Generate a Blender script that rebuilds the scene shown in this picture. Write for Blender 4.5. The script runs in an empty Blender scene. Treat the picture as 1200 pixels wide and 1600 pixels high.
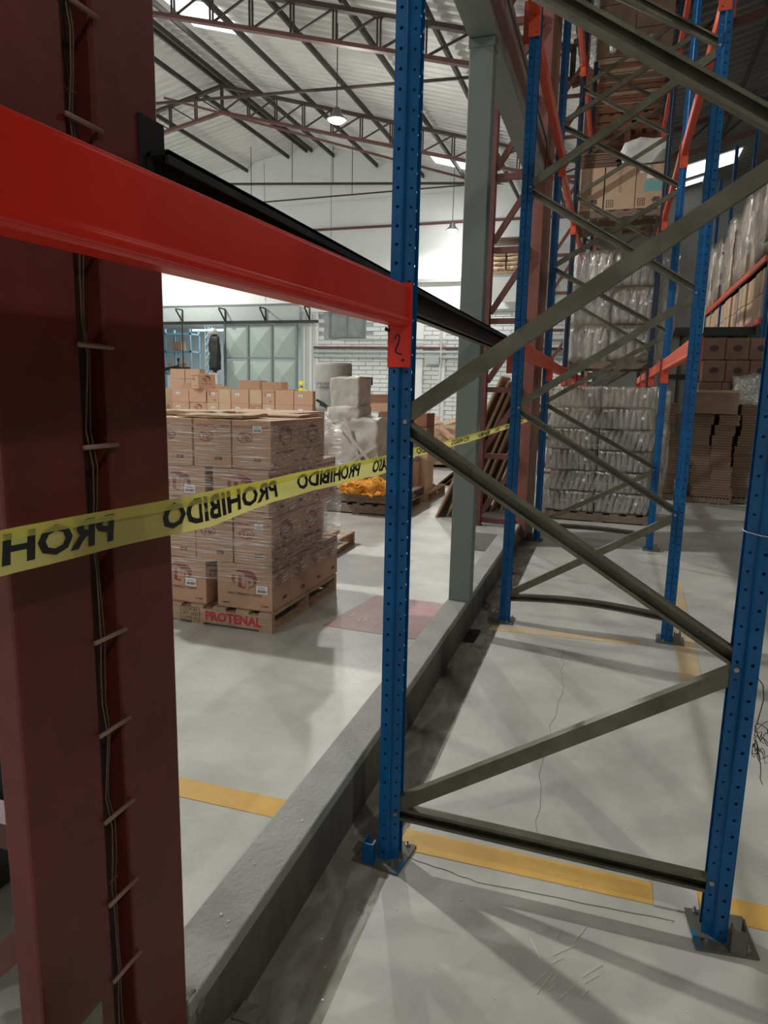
import bpy, bmesh, math, random
from mathutils import Vector, Matrix, noise
random.seed(7)
S = bpy.context.scene
COL = S.collection
# ------------------------------------------------------------------ camera
yaw, pitch, roll, F = .3172, -.1743, .021, 1074.46
fw = Vector((-math.sin(yaw)*math.cos(pitch), math.cos(yaw)*math.cos(pitch), math.sin(pitch)))
r0 = Vector((math.cos(yaw), math.sin(yaw), 0)); u0 = r0.cross(fw)
rt = r0*math.cos(roll)+u0*math.sin(roll); up = -r0*math.sin(roll)+u0*math.cos(roll)
cd = bpy.data.cameras.new('camera'); cam = bpy.data.objects.new('camera', cd); COL.objects.link(cam)
cd.sensor_fit = 'VERTICAL'; cd.sensor_height = 32; cd.lens = F/1600*32; cd.clip_start = .02; cd.clip_end = 200
cam.matrix_world = Matrix(((rt.x, up.x, -fw.x, .6205), (rt.y, up.y, -fw.y, -2.1141), (rt.z, up.z, -fw.z, 1.6343), (0, 0, 0, 1)))
S.camera = cam
# ------------------------------------------------------------------ world, light, exposure
W = bpy.data.worlds.new('world'); S.world = W; W.use_nodes = True
W.node_tree.nodes['Background'].inputs[0].default_value = (.75, .85, 1, 1)
W.node_tree.nodes['Background'].inputs[1].default_value = .6
S.view_settings.view_transform = 'Standard'; S.view_settings.look = 'None'
S.view_settings.exposure = 0.27; S.view_settings.gamma = 1; S.view_settings.use_curve_mapping = False
LAMP_W = 1020          # hall lamps (left nave)
LAMPS = [(-6.03, 14, 7.83, 1.0), (-5.63, 24.4, 7.6, .35), (-6.0, 3.5, 7.83, 1.1), (-6.0, -7, 7.83, .45),
         (-17.5, 14, 7.83, 1.0), (-17.5, 23.6, 7.6, .5), (-17.5, 3.5, 7.83, .8)]
RLAMPS = [(5.2, -5.5, 8.2, .42), (5.5, 6.5, 8.4, .10), (7.5, 18, 8.4, .08)]   # right nave lamps, weaker
def area_light(name, loc, rot, sx, sy, w, col):
    d = bpy.data.lights.new(name, 'AREA'); d.shape = 'RECTANGLE'; d.size = sx; d.size_y = sy; d.energy = w; d.color = col
    o = bpy.data.objects.new(name, d); o.location = loc; o.rotation_euler = rot; COL.objects.link(o)
# ------------------------------------------------------------------ materials
MATS = {}
def mat(name, col, rough=.6, metal=0, var=.12, scale=6, bump=0, bscale=40, col2=None, alpha=None, emit=None, spec=.5, stretch=(1, 1, 1), thr=None):
    if name in MATS: return MATS[name]
    m = bpy.data.materials.new(name); m.use_nodes = True; nt = m.node_tree; n = nt.nodes; l = nt.links
    b = n['Principled BSDF']; b.inputs['Roughness'].default_value = rough; b.inputs['Metallic'].default_value = metal
    b.inputs['Specular IOR Level'].default_value = spec
    g = n.new('ShaderNodeTexCoord'); mp = n.new('ShaderNodeMapping'); mp.inputs['Scale'].default_value = stretch
    l.new(g.outputs['Object'], mp.inputs[0])
    t = n.new('ShaderNodeTexNoise'); t.inputs['Scale'].default_value = scale; t.inputs['Detail'].default_value = 6; t.inputs['Roughness'].default_value = .65
    l.new(mp.outputs[0], t.inputs['Vector'])
    r = n.new('ShaderNodeValToRGB'); c2 = col2 or tuple(min(1, c*(1+var)) for c in col); c1 = col if col2 else tuple(c*(1-var) for c in col)
    lo, hi = thr or (.3, .7)
    r.color_ramp.elements[0].position = lo; r.color_ramp.elements[1].position = hi
    r.color_ramp.elements[0].color = (*c1, 1); r.color_ramp.elements[1].color = (*c2, 1)
    l.new(t.outputs['Fac'], r.inputs[0]); l.new(r.outputs[0], b.inputs['Base Color'])
    if bump:
        t2 = n.new('ShaderNodeTexNoise'); t2.inputs['Scale'].default_value = bscale; t2.inputs['Detail'].default_value = 4
        l.new(mp.outputs[0], t2.inputs['Vector']); bp = n.new('ShaderNodeBump'); bp.inputs['Strength'].default_value = bump; bp.inputs['Distance'].default_value = .01
        l.new(t2.outputs['Fac'], bp.inputs['Height']); l.new(bp.outputs[0], b.inputs['Normal'])
    if emit:
        b.inputs['Emission Color'].default_value = (*emit[0], 1); b.inputs['Emission Strength'].default_value = emit[1]
    MATS[name] = m; return m
def film(name, col=(.9, .9, .88), lo=.45, hi=.75, base=.1, top=.75, stretch=(2, 2, 30), rough=.22, scale=3, diff=.35):
    """stretch film: clear, with glossy milky folds"""
    if name in MATS: return MATS[name]
    m = bpy.data.materials.new(name); m.use_nodes = True; nt = m.node_tree; n = nt.nodes; l = nt.links; n.remove(n['Principled BSDF'])
    g = n.new('ShaderNodeTexCoord'); mp = n.new('ShaderNodeMapping'); mp.inputs['Scale'].default_value = stretch; mp.inputs['Rotation'].default_value = (.12, .1, 0)
    l.new(g.outputs['Object'], mp.inputs[0])
    t = n.new('ShaderNodeTexNoise'); t.inputs['Scale'].default_value = scale; t.inputs['Detail'].default_value = 5; t.inputs['Distortion'].default_value = .6
    l.new(mp.outputs[0], t.inputs['Vector'])
    mr = n.new('ShaderNodeMapRange'); mr.inputs[1].default_value = lo; mr.inputs[2].default_value = hi; mr.inputs[3].default_value = base; mr.inputs[4].default_value = top
    l.new(t.outputs['Fac'], mr.inputs[0])
    bp = n.new('ShaderNodeBump'); bp.inputs['Strength'].default_value = .9; bp.inputs['Distance'].default_value = .02; l.new(t.outputs['Fac'], bp.inputs['Height'])
    gl = n.new('ShaderNodeBsdfGlossy'); gl.inputs['Roughness'].default_value = rough; gl.inputs[0].default_value = (.95, .95, .95, 1); l.new(bp.outputs[0], gl.inputs['Normal'])
    df = n.new('ShaderNodeBsdfDiffuse'); df.inputs[0].default_value = (*col, 1); l.new(bp.outputs[0], df.inputs['Normal'])
    mx = n.new('ShaderNodeMixShader'); mx.inputs[0].default_value = diff; l.new(gl.outputs[0], mx.inputs[1]); l.new(df.outputs[0], mx.inputs[2])
    tr = n.new('ShaderNodeBsdfTransparent'); m2 = n.new('ShaderNodeMixShader')
    l.new(mr.outputs[0], m2.inputs[0]); l.new(tr.outputs[0], m2.inputs[1]); l.new(mx.outputs[0], m2.inputs[2])
    l.new(m2.outputs[0], n['Material Output'].inputs[0]); MATS[name] = m; return m
M = dict(
 floor=mat('floor_concrete', (.40, .40, .37), .42, var=.1, scale=1.6, bump=.15, bscale=25, col2=(.57, .57, .535), thr=(.34, .64)),
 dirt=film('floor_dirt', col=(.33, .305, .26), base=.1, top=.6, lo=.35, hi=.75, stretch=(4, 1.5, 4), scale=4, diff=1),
 stain=film('floor_stain', col=(.34, .33, .30), base=0, top=.45, lo=.48, hi=.75, stretch=(.8, .8, 1), scale=2, diff=1),
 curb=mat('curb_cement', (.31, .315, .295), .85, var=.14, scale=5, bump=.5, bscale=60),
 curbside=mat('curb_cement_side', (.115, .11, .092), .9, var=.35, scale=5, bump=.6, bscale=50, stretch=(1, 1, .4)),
 blue=mat('blue_paint', (.004, .095, .27), .3, var=.2, scale=9, bump=.05, spec=.35),
 orange=mat('orange_paint', (.66, .085, .035), .4, var=.12, scale=9),
 red=mat('red_beam_paint', (.72, .028, .015), .3, var=.08, scale=5, spec=.5),
 galv=mat('galvanized_steel', (.15, .145, .11), .42, .55, var=.3, scale=8, stretch=(1, 1, 1)),
 boltm=mat('zinc_bolt', (.4, .39, .36), .4, .8),
 maroon=mat('maroon_column_paint', (.125, .020, .016), .55, var=.25, scale=4, bump=.08),
 maroond=mat('maroon_groove_paint', (.03, .01, .008), .7, var=.3),
 tan=mat('faded_brown_paint', (.30, .17, .12), .6, var=.25, scale=3, stretch=(1, 1, .2)),
 redcol=mat('red_primer_worn', (.20, .065, .05), .6, col2=(.26, .10, .08), scale=5, stretch=(1, 1, .3)),
 lat=mat('lattice_maroon', (.13, .04, .038), .55, var=.25, scale=6),
 truss=mat('truss_brown', (.055, .035, .03), .6, var=.3, scale=4),
 trussred=mat('truss_red_oxide', (.13, .055, .055), .6, var=.2, scale=3),
 purlin=mat('purlin_dark', (.05, .043, .035), .6, var=.2, scale=3),
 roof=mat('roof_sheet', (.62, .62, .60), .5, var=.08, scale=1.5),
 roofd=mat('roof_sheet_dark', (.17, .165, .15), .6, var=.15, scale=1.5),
 wall=mat('white_wall', (.80, .82, .81), .7, var=.04, scale=.8),
 brick=mat('white_block', (.74, .77, .76), .7, var=.05, scale=1.2),
 mortar=mat('block_joint', (.42, .45, .45), .8),
 greycol=mat('grey_paint', (.17, .20, .185), .5, var=.06, scale=4),
 dark=mat('dark_steel', (.02, .022, .02), .5, .2, var=.25),
 black=mat('black_rubber', (.012, .012, .012), .8),
 yellowline=mat('yellow_line_paint', (.62, .36, .075), .5, var=.1, scale=6, col2=(.75, .47, .13)),
 yellowworn=mat('yellow_line_worn', (.52, .44, .33), .5, scale=5, col2=(.66, .47, .22)),
 redpaint=mat('floor_red_paint', (.50, .34, .33), .5, scale=5, col2=(.52, .22, .24)),
 chalk=mat('chalk_scratch', (.88, .88, .84), .8),
 whitepaint=mat('floor_white_paint', (.7, .68, .66), .5),
 carton=mat('carton_brown', (.50, .30, .20), .75, var=.06, scale=3),
 carton2=mat('carton_tan', (.52, .36, .24), .75, var=.08, scale=3),
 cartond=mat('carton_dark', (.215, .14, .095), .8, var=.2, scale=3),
 kraft=mat('kraft_sheet', (.42, .30, .19), .8, var=.12, scale=3),
 print=mat('carton_print_maroon', (.26, .045, .045), .6, var=.1),
 ink=mat('dark_ink', (.06, .03, .03), .6),
 blackink=mat('black_ink', (.012, .012, .012), .6),
 paper=mat('paper_label', (.8, .82, .82), .6, var=.03),
 tape=mat('packing_tape', (.42, .27, .17), .3, var=.05),
 wood=mat('pallet_wood', (.42, .29, .19), .8, var=.25, scale=9, bump=.2, stretch=(1, 1, 4)),
 woodd=mat('pallet_wood_grey', (.20, .15, .11), .8, var=.3, scale=9, bump=.2, stretch=(1, 1, 4)),
 woodr=mat('pallet_wood_red', (.24, .10, .055), .8, var=.3, scale=6, stretch=(1, 1, 4)),
 redstencil=mat('red_stencil', (.55, .03, .06), .6),
 shroud=mat('grey_shroud', (.36, .33, .29), .4, var=.18, scale=4, bump=.9, bscale=14, col2=(.48, .45, .40)),
 core=mat('pack_core_grey', (.22, .19, .15), .5, scale=12, stretch=(4, 4, .6), col2=(.33, .31, .27)),
 drum=mat('grey_drum', (.33, .32, .30), .5, var=.12, scale=4),
 orangebag=mat('orange_sack', (.75, .30, .03), .6, var=.2, scale=8),
 purple=mat('purple_box', (.32, .26, .48), .6),
 door=mat('sliding_door_green_grey', (.36, .43, .40), .5, var=.05, scale=1),
 doorf=mat('door_frame_grey', (.17, .21, .20), .5),
 lintel=mat('lintel_grey', (.42, .46, .45), .6, var=.06),
 glass=mat('window_dusty', (.22, .24, .24), .3, var=.2, scale=3),
 skylight=mat('skylight_panel', (.9, .93, .95), .5, emit=((.93, .97, 1), 2.2)),
 lampglow=mat('lamp_lens', (1, 1, 1), .5, emit=((.95, 1, .96), 40)),
 tube=mat('tube_glow', (1, 1, 1), .5, emit=((.95, 1, 1), 9)),
 lampbody=mat('lamp_body', (.25, .25, .25), .4, .6),
 lightblue=mat('light_blue_frame', (.30, .52, .62), .5),
 yellowvest=mat('yellow_shirt', (.75, .72, .03), .6),
 helmet=mat('yellow_helmet', (.85, .75, .03), .35),
 skin=mat('skin', (.25, .12, .07), .6), trousers=mat('dark_trousers', (.03, .035, .05), .8),
 booth=mat('booth_sheet', (.32, .31, .28), .6, var=.08),
 wire=mat('wire_rust', (.14, .09, .065), .6, .3), rod=mat('weld_rod', (.30, .19, .16), .6, .2),
 string=mat('white_string', (.6, .62, .62), .7),
 plate=mat('base_plate', (.14, .135, .115), .6, .3, col2=(.02, .20, .38), scale=14, thr=(.58, .66)),
 white=mat('white_bag', (.62, .62, .6), .4, var=.06, bump=.3, bscale=20),
 teal=mat('teal_patch', (.18, .42, .40), .5),
 rubble=mat('cement_rubble', (.2, .19, .16), .9, bump=.5),
 film=film('stretch_film', base=.05, top=.8, lo=.48, hi=.7, stretch=(1.6, 5, 42), rough=.18),
 film2=film('stretch_film_side', base=.12, top=.75, lo=.45, hi=.7, stretch=(2, 6, 40)),
 haze=film('milky_film', col=(.42, .375, .31), base=.22, top=.7, lo=.38, hi=.72, stretch=(9, 9, 2.2), diff=.6, rough=.25),
 clearbag=film('clear_bag', col=(.8, .85, .86), base=.35, top=.95, lo=.35, hi=.65, stretch=(8, 8, 8), diff=.4, rough=.12),
 pet=film('pet_plastic', col=(.62, .61, .57), base=.35, top=.8, lo=.3, hi=.7, stretch=(20, 20, 6), diff=.3, rough=.1),
)
def tape_mat():
    m = bpy.data.materials.new('barrier_tape_yellow'); m.use_nodes = True; n = m.node_tree.nodes; l = m.node_tree.links; n.remove(n['Principled BSDF'])
    c = (.84, .80, .26, 1)
    d = n.new('ShaderNodeBsdfDiffuse'); d.inputs[0].default_value = c
    t = n.new('ShaderNodeBsdfTranslucent'); t.inputs[0].default_value = c
    g = n.new('ShaderNodeBsdfGlossy'); g.inputs[1].default_value = .25; g.inputs[0].default_value = (1, 1, .9, 1)
    p = n.new('ShaderNodeBsdfTransparent'); p.inputs[0].default_value = (.95, .9, .35, 1)
    a = n.new('ShaderNodeMixShader'); a.inputs[0].default_value = .5; l.new(d.outputs[0], a.inputs[1]); l.new(t.outputs[0], a.inputs[2])
    b = n.new('ShaderNodeMixShader'); b.inputs[0].default_value = .07; l.new(a.outputs[0], b.inputs[1]); l.new(g.outputs[0], b.inputs[2])
    e = n.new('ShaderNodeMixShader'); e.inputs[0].default_value = .22; l.new(b.outputs[0], e.inputs[1]); l.new(p.outputs[0], e.inputs[2])
    l.new(e.outputs[0], n['Material Output'].inputs[0]); return m
M['barrier'] = tape_mat()
# ------------------------------------------------------------------ mesh helpers
class MB:
    def __init__(s): s.v = []; s.f = []
    def box(s, x0, x1, y0, y1, z0, z1, mtx=None):
        k = len(s.v); P = [Vector(p) for p in ((x0, y0, z0), (x1, y0, z0), (x1, y1, z0), (x0, y1, z0), (x0, y0, z1), (x1, y0, z1), (x1, y1, z1), (x0, y1, z1))]
        if mtx: P = [mtx@p for p in P]
        s.v += P; s.f += [tuple(k+i for i in q) for q in ((0, 3, 2, 1), (4, 5, 6, 7), (0, 1, 5, 4), (1, 2, 6, 5), (2, 3, 7, 6), (3, 0, 4, 7))]
        return s
    def bar(s, a, b, w, h, side=(0, 1, 0)):
        """rectangular bar from a to b; w measured along 'side', h across"""
        a = Vector(a); b = Vector(b); d = (b-a).normalized(); sd = Vector(side); sd = (sd-d*sd.dot(d)).normalized(); n = d.cross(sd); k = len(s.v)
        for p in (a, b):
            for i, j in ((-1, -1), (1, -1), (1, 1), (-1, 1)): s.v.append(p+sd*(i*w/2)+n*(j*h/2))
        s.f += [tuple(k+i for i in q) for q in ((0, 3, 2, 1), (4, 5, 6, 7), (0, 1, 5, 4), (1, 2, 6, 5), (2, 3, 7, 6), (3, 0, 4, 7))]
        return s
    def sweep(s, a, b, prof, side, closed=False):
        """extrude 2-D profile (p along side, q along normal) from a to b"""
        a = Vector(a); b = Vector(b); d = (b-a).normalized(); sd = Vector(side); sd = (sd-d*sd.dot(d)).normalized(); n = d.cross(sd); k = len(s.v); m = len(prof)
        for p in (a, b):
            for i, j in prof: s.v.append(p+sd*i+n*j)
        for i in range(m if closed else m-1):
            j = (i+1) % m; s.f.append((k+i, k+j, k+m+j, k+m+i))
        if closed: s.f += [tuple(k+i for i in reversed(range(m))), tuple(k+m+i for i in range(m))]
        return s
    def tube(s, pts, r, n=8, cap=True):
        pts = [Vector(p) for p in pts]; k0 = len(s.v); N = len(pts); rr = r if isinstance(r, (list, tuple)) else [r]*N
        ref = Vector((0, 0, 1))
        for i, p in enumerate(pts):
            d = (pts[min(i+1, N-1)]-pts[max(i-1, 0)]).normalized()
            a = d.cross(ref if abs(d.dot(ref)) < .9 else Vector((1, 0, 0))).normalized(); b = d.cross(a)
            for j in range(n):
                t = 2*math.pi*j/n; s.v.append(p+a*math.cos(t)*rr[i]+b*math.sin(t)*rr[i])
        for i in range(N-1):
            for j in range(n):
                s.f.append((k0+i*n+j, k0+i*n+(j+1) % n, k0+(i+1)*n+(j+1) % n, k0+(i+1)*n+j))
        if cap: s.f += [tuple(k0+j for j in reversed(range(n))), tuple(k0+(N-1)*n+j for j in range(n))]
        return s
    def lathe(s, prof, c=(0, 0, 0), n=12):
        k = len(s.v); c = Vector(c)
        for r, z in prof:
            for j in range(n): t = 2*math.pi*j/n; s.v.append(c+Vector((r*math.cos(t), r*math.sin(t), z)))
        for i in range(len(prof)-1):
            for j in range(n): s.f.append((k+i*n+j, k+i*n+(j+1) % n, k+(i+1)*n+(j+1) % n, k+(i+1)*n+j))
        s.f += [tuple(k+j for j in reversed(range(n))), tuple(k+(len(prof)-1)*n+j for j in range(n))]
        return s
    def poly(s, pts, th, axis=Vector((0, 0, 1))):
        k = len(s.v); m = len(pts); P = [Vector(p) for p in pts]; s.v += P+[p+axis*th for p in P]
        s.f += [tuple(k+i for i in reversed(range(m))), tuple(k+m+i for i in range(m))]+[(k+i, k+(i+1) % m, k+m+(i+1) % m, k+m+i) for i in range(m)]
        return s
    def lump(s, x0, x1, y0, y1, z0, z1, n=8, amp=.05, fr=3, seed=0, round_=.0, fix=True, taper=0):
        """subdivided box pushed about by noise: bags, draped sheets"""
        k = len(s.v); idx = {}; c = Vector(((x0+x1)/2, (y0+y1)/2, (z0+z1)/2)); sz = Vector((x1-x0, y1-y0, z1-z0))/2
        def vid(i, j, l):
            if (i, j, l) not in idx:
                q = Vector((2*i/n-1, 2*j/n-1, 2*l/n-1))
                sp = q.normalized()*max(abs(q.x), abs(q.y), abs(q.z)); q2 = q.lerp(sp, round_)
                tp = 1-taper*(q.z+1)/2
                p = c+Vector((q2.x*sz.x*tp, q2.y*sz.y*tp, q2.z*sz.z)); nv = noise.noise_vector(p*fr+Vector((seed, seed*2, 0)))+.5*noise.noise_vector(p*fr*2.7+Vector((seed, 0, 3)))
                if fix and l == 0: nv *= 0
                idx[(i, j, l)] = len(s.v); s.v.append(p+nv*amp)
            return idx[(i, j, l)]
        for a in range(n):
            for b in range(n):
                s.f += [(vid(a, b, 0), vid(a, b+1, 0), vid(a+1, b+1, 0), vid(a+1, b, 0)), (vid(a, b, n), vid(a+1, b, n), vid(a+1, b+1, n), vid(a, b+1, n)),
                        (vid(a, 0, b), vid(a+1, 0, b), vid(a+1, 0, b+1), vid(a, 0, b+1)), (vid(a, n, b), vid(a, n, b+1), vid(a+1, n, b+1), vid(a+1, n, b)),
                        (vid(0, a, b), vid(0, a, b+1), vid(0, a+1, b+1), vid(0, a+1, b)), (vid(n, a, b), vid(n, a+1, b), vid(n, a+1, b+1), vid(n, a, b+1))]
        return s
    def mesh(s, name, m, smooth=False):
        me = bpy.data.meshes.new(name); me.from_pydata([tuple(v) for v in s.v], [], s.f); me.materials.append(M[m] if isinstance(m, str) else m)
        if smooth: me.polygons.foreach_set('use_smooth', [True]*len(me.polygons))
        me.update(); return me
    def build(s, name, m, parent=None, loc=None, rot=None, smooth=False, bevel=0):
        o = link(name, s.mesh(name, m, smooth), parent, loc, rot)
        if bevel:
            b = o.modifiers.new('bevel', 'BEVEL'); b.width = bevel; b.segments = 2; b.limit_method = 'ANGLE'
        return o
def link(name, me, parent=None, loc=None, rot=None):
    o = bpy.data.objects.new(name, me); COL.objects.link(o)
    if parent: o.parent = parent
    if loc: o.location = loc
    if rot: o.rotation_euler = rot
    return o
def tag(o, label, cat, group=None):
    o['label'] = label; o['category'] = cat
    if group: o['group'] = group
    return o
def thing(name, label, cat, loc=(0, 0, 0), rz=0, group=None):
    o = bpy.data.objects.new(name, None); COL.objects.link(o); o.location = loc; o.rotation_euler = (0, 0, rz); return tag(o, label, cat, group)
def struct(o): o['kind'] = 'structure'; return o
def dup(root, loc, rz=0, label=None, group=None, scale=None):
    r = root.copy(); COL.objects.link(r); r.location = loc; r.rotation_euler = (0, 0, rz)
    if scale: r.scale = scale
    if label: r['label'] = label
    if group: r['group'] = group
    for ch in root.children:
        c = ch.copy(); COL.objects.link(c); c.parent = r
        for g in ch.children:
            d = g.copy(); COL.objects.link(d); d.parent = c
    return r
TXT = {}
def text_mesh(s, size, m, ext=.0006, bold=0):
    key = (s, size, m)
    if key not in TXT:
        c = bpy.data.curves.new('t', 'FONT'); c.body = s; c.size = size; c.extrude = ext; c.offset = bold; c.align_x = 'CENTER'; c.align_y = 'CENTER'; c.resolution_u = 2
        o = bpy.data.objects.new('t', c); COL.objects.link(o); bpy.context.view_layer.update()
        me = bpy.data.meshes.new_from_object(o.evaluated_get(bpy.context.evaluated_depsgraph_get())); me.materials.clear(); me.materials.append(M[m])
        bpy.data.objects.remove(o); TXT[key] = me
    return TXT[key]
# text on a face: 'F' faces -Y, 'R' faces +X
ROT = {'F': (math.pi/2, 0, 0), 'R': (math.pi/2, 0, math.pi/2), 'U': (0, 0, 0)}
ORD = ['first', 'second', 'third', 'fourth', 'fifth', 'sixth', 'seventh', 'eighth', 'ninth', 'tenth', 'eleventh', 'twelfth', 'thirteenth', 'fourteenth', 'fifteenth', 'sixteenth']
PI = math.pi
# ================================================================== SETTING
struct(MB().box(-40, 24, -14, 40, -.3, 0).build('floor', 'floor'))
WY = 26.0; XR = -12.2
def zr(x):            # underside of the left hall roof
    return 11.5-.277*(x-XR) if x > XR else 11.5-.205*(XR-x)
XL0, XE = -24.0, -.6   # left wall, valley over the column line
def zr2(x): return zr(XE)+.26*(x-XE) if x < 10 else zr(XE)+.26*(10-XE)-.26*(x-10)
# corrugated roof sheets, wave runs down the slope
def roof(name, xa, za, xb, zb, m, pitch=.32):
    mb = MB(); y = -13.0; k = 0; ys = []
    while y < 34: ys += [(y, 0), (y+pitch*.35, 0), (y+pitch*.5, .07), (y+pitch*.85, .07)]; y += pitch
    for (yy, dz) in ys: mb.v += [Vector((xa, yy, za+dz)), Vector((xb, yy, zb+dz))]
    for i in range(len(ys)-1): mb.f.append((2*i, 2*i+1, 2*i+3, 2*i+2))
    o = mb.build(name, m); return struct(o)
roof('ceiling', XR, zr(XR)+.1, XE, zr(XE)+.1, 'roof')
roof('ceiling_left', XL0-.3, zr(XL0)+.1, XR, zr(XR)+.1, 'roof')
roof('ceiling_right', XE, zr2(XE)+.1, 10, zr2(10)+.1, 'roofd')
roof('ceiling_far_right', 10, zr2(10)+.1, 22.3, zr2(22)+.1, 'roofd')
# skylights: translucent sheets lying just under the roof
def sky(x0, x1, y0, y1, fz, lab):
    mb = MB(); mb.poly([(x0, y0, fz(x0)+.07), (x1, y0, fz(x1)+.07), (x1, y1, fz(x1)+.07), (x0, y1, fz(x0)+.07)], .02)
    tag(mb.build('skylight', 'skylight'), lab, 'skylight')
sky(-10.9, -9.4, 14.2, 15.7, zr, 'bright translucent skylight sheet nearest the ridge at the top left of the hall roof')
sky(-6.3, -4.6, 23.2, 24.2, zr, 'small skylight sheet low on the hall roof beyond the grey column')
sky(2.1, 3.9, 24.0, 25.4, zr2, 'large skylight sheet in the dark right nave roof')
sky(2.0, 3.0, 26.0, 26.5, zr2, 'small skylight strip beyond the large one in the right nave roof')
for (x, y) in ((-17, 8), (-17, -2), (-9, 0), (-9, 7)):
    sky(x-.9, x+.9, y-1, y+1, zr, 'skylight sheet in the left hall roof at %s, out over the open floor' % ({(-17, 8): 'far left', (-17, -2): 'rear left', (-9, 0): 'rear', (-9, 7): 'middle'}[(x, y)]))
# gable end wall
mb = MB(); mb.poly([(XL0, WY, 5.3), (XE, WY, 5.3), (XE, WY, zr(XE)+.15), (XR, WY, 11.65), (XL0, WY, zr(XL0)+.15)], .3, Vector((0, 1, 0)))
wall = struct(mb.build('wall_back', 'wall'))
mb = MB(); mb.box(-12.3, XE, WY+.06, WY+.3, 0, 5.3); mb.box(-40, -24, WY, WY+.3, 0, 9)
mb.box(XL0, -21.5, WY+.02, WY+.3, 0, 5.3); mb.box(-21.5, -12.3, WY+.1, WY+.3, 4.5, 5.3); mb.build('joint_backing', 'mortar', wall)
# block courses, each block proud of the joints
mb = MB(); z = 0; row = 0
while z < 5.0:
    x = -12.45+(.32 if row % 2 else 0)
    while x < -.8:
        if not (x+.64 > -11.3 and x < -9.65 and z+.18 > 3.8 and z < 4.95):
            mb.box(x+.012, x+.628, WY+.0+random.uniform(0, .008), WY+.1, z+.012, z+.166)
        x += .64
    z += .178; row += 1
o = mb.build('block', 'brick', wall); o['kind'] = 'stuff'
for i, (x0, x1) in enumerate(((-12.55, -11.75), (-7.35, -7.05), (-6.35, -6.1), (-3.0, -2.6))):
    MB().box(x0, x1, WY-.08, WY+.05, 0, 5.0).build('pilaster', 'wall', wall)
MB().box(-12.6, XE, WY-.12, WY+.1, 4.9, 5.3).build('wall_band', 'wall', wall)
MB().box(-12.6, XE, WY-.16, WY+.1, 5.98, 6.12).build('wall_ledge', 'lintel', wall)
MB().box(XL0, XE, WY-.10, WY+.02, 8.2, 8.28).build('girt', 'trussred', wall)
for x in (-17.5, -14.3, -11.2, -8.0, -4.8):
    MB().box(x-.012, x+.012, WY-.015, WY+.02, 5.4, zr(x)).build('sheet_joint', 'lintel', wall)
MB().box(-21.5, -12.5, WY-.35, WY+.1, 4.5, 5.15).build('lintel', 'lintel', wall)
for x in (-18.3, -16.1, -14.1, -12.0):
    b = MB(); b.bar((x, WY-.4, 5.05), (x+.0, WY-.9, 5.05), .05, .05, (1, 0, 0)); b.bar((x, WY-.4, 4.55), (x, WY-.9, 5.02), .05, .05, (1, 0, 0)); b.bar((x, WY-.38, 4.5), (x, WY-.38, 5.05), .05, .05, (1, 0, 0))
    b.build('bracket', 'dark', wall)
# window in the block wall
win = struct(bpy.data.objects.new('window_1', None)); COL.objects.link(win)
MB().box(-11.28, -9.66, WY-.02, WY+.1, 3.82, 3.9).box(-11.28, -9.66, WY-.02, WY+.1, 4.85, 4.93).box(-11.28, -11.2, WY-.02, WY+.1, 3.9, 4.85).box(-9.74, -9.66, WY-.02, WY+.1, 3.9, 4.85).box(-10.5, -10.42, WY-.02, WY+.1, 3.9, 4.85).build('window_frame', 'doorf', win)
for x0, x1 in ((-11.2, -10.5), (-10.42, -9.74)): MB().box(x0, x1, WY+.02, WY+.05, 3.9, 4.85).build('pane', 'glass', win)
# sliding door with crossed panels
dr = struct(bpy.data.objects.new('door_1', None)); COL.objects.link(dr)
DX0, DX1 = -16.15, -12.62; wv = (DX1-DX0)/3
for i in range(3):
    for z0 in (.1, 1.5, 2.95):
        x0 = DX0+i*wv+.05; x1 = x0+wv-.1; z1 = z0+1.36; p = MB(); c = Vector(((x0+x1)/2, WY-.52, (z0+z1)/2))
        q = [Vector((x0, WY-.36, z0)), Vector((x1, WY-.36, z0)), Vector((x1, WY-.36, z1)), Vector((x0, WY-.36, z1))]
        p.v = q+[c]; p.f = [(0, 1, 4), (1, 2, 4), (2, 3, 4), (3, 0, 4), (3, 2, 1, 0)]; p.build('door_panel', 'door', dr)
fr = MB()
for i in range(4): fr.box(DX0+i*wv-.04, DX0+i*wv+.04, WY-.42, WY-.3, .05, 4.4)
for z in (.05, 1.46, 2.9, 4.33): fr.box(DX0, DX1, WY-.41, WY-.3, z, z+.07)
fr.build('door_frame', 'doorf', dr)
MB().box(-21, -11.6, WY-.48, WY-.36, 4.42, 4.54).build('door_rail', 'dark', dr)
# other enclosing walls
struct(MB().box(XL0-.3, XL0, -14, WY, 0, 9.3).build('wall_left', 'wall'))
struct(MB().box(-24.3, 22.3, -13.3, -13, 0, 12).build('wall_behind', 'wall'))
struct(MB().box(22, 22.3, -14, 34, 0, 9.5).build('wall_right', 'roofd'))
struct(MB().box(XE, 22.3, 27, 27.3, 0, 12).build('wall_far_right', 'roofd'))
struct(MB().box(-40, -11, 36, 36.3, 0, 6).build('wall_annex', 'wall'))
struct(MB().box(-40, -11, WY+.3, 36, 5.2, 5.4).build('ceiling_annex', 'wall'))
area_light('annex_light', (-19, 31, 5.0), (0, 0, 0), 6, 4, 160, (.85, .96, 1))
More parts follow.
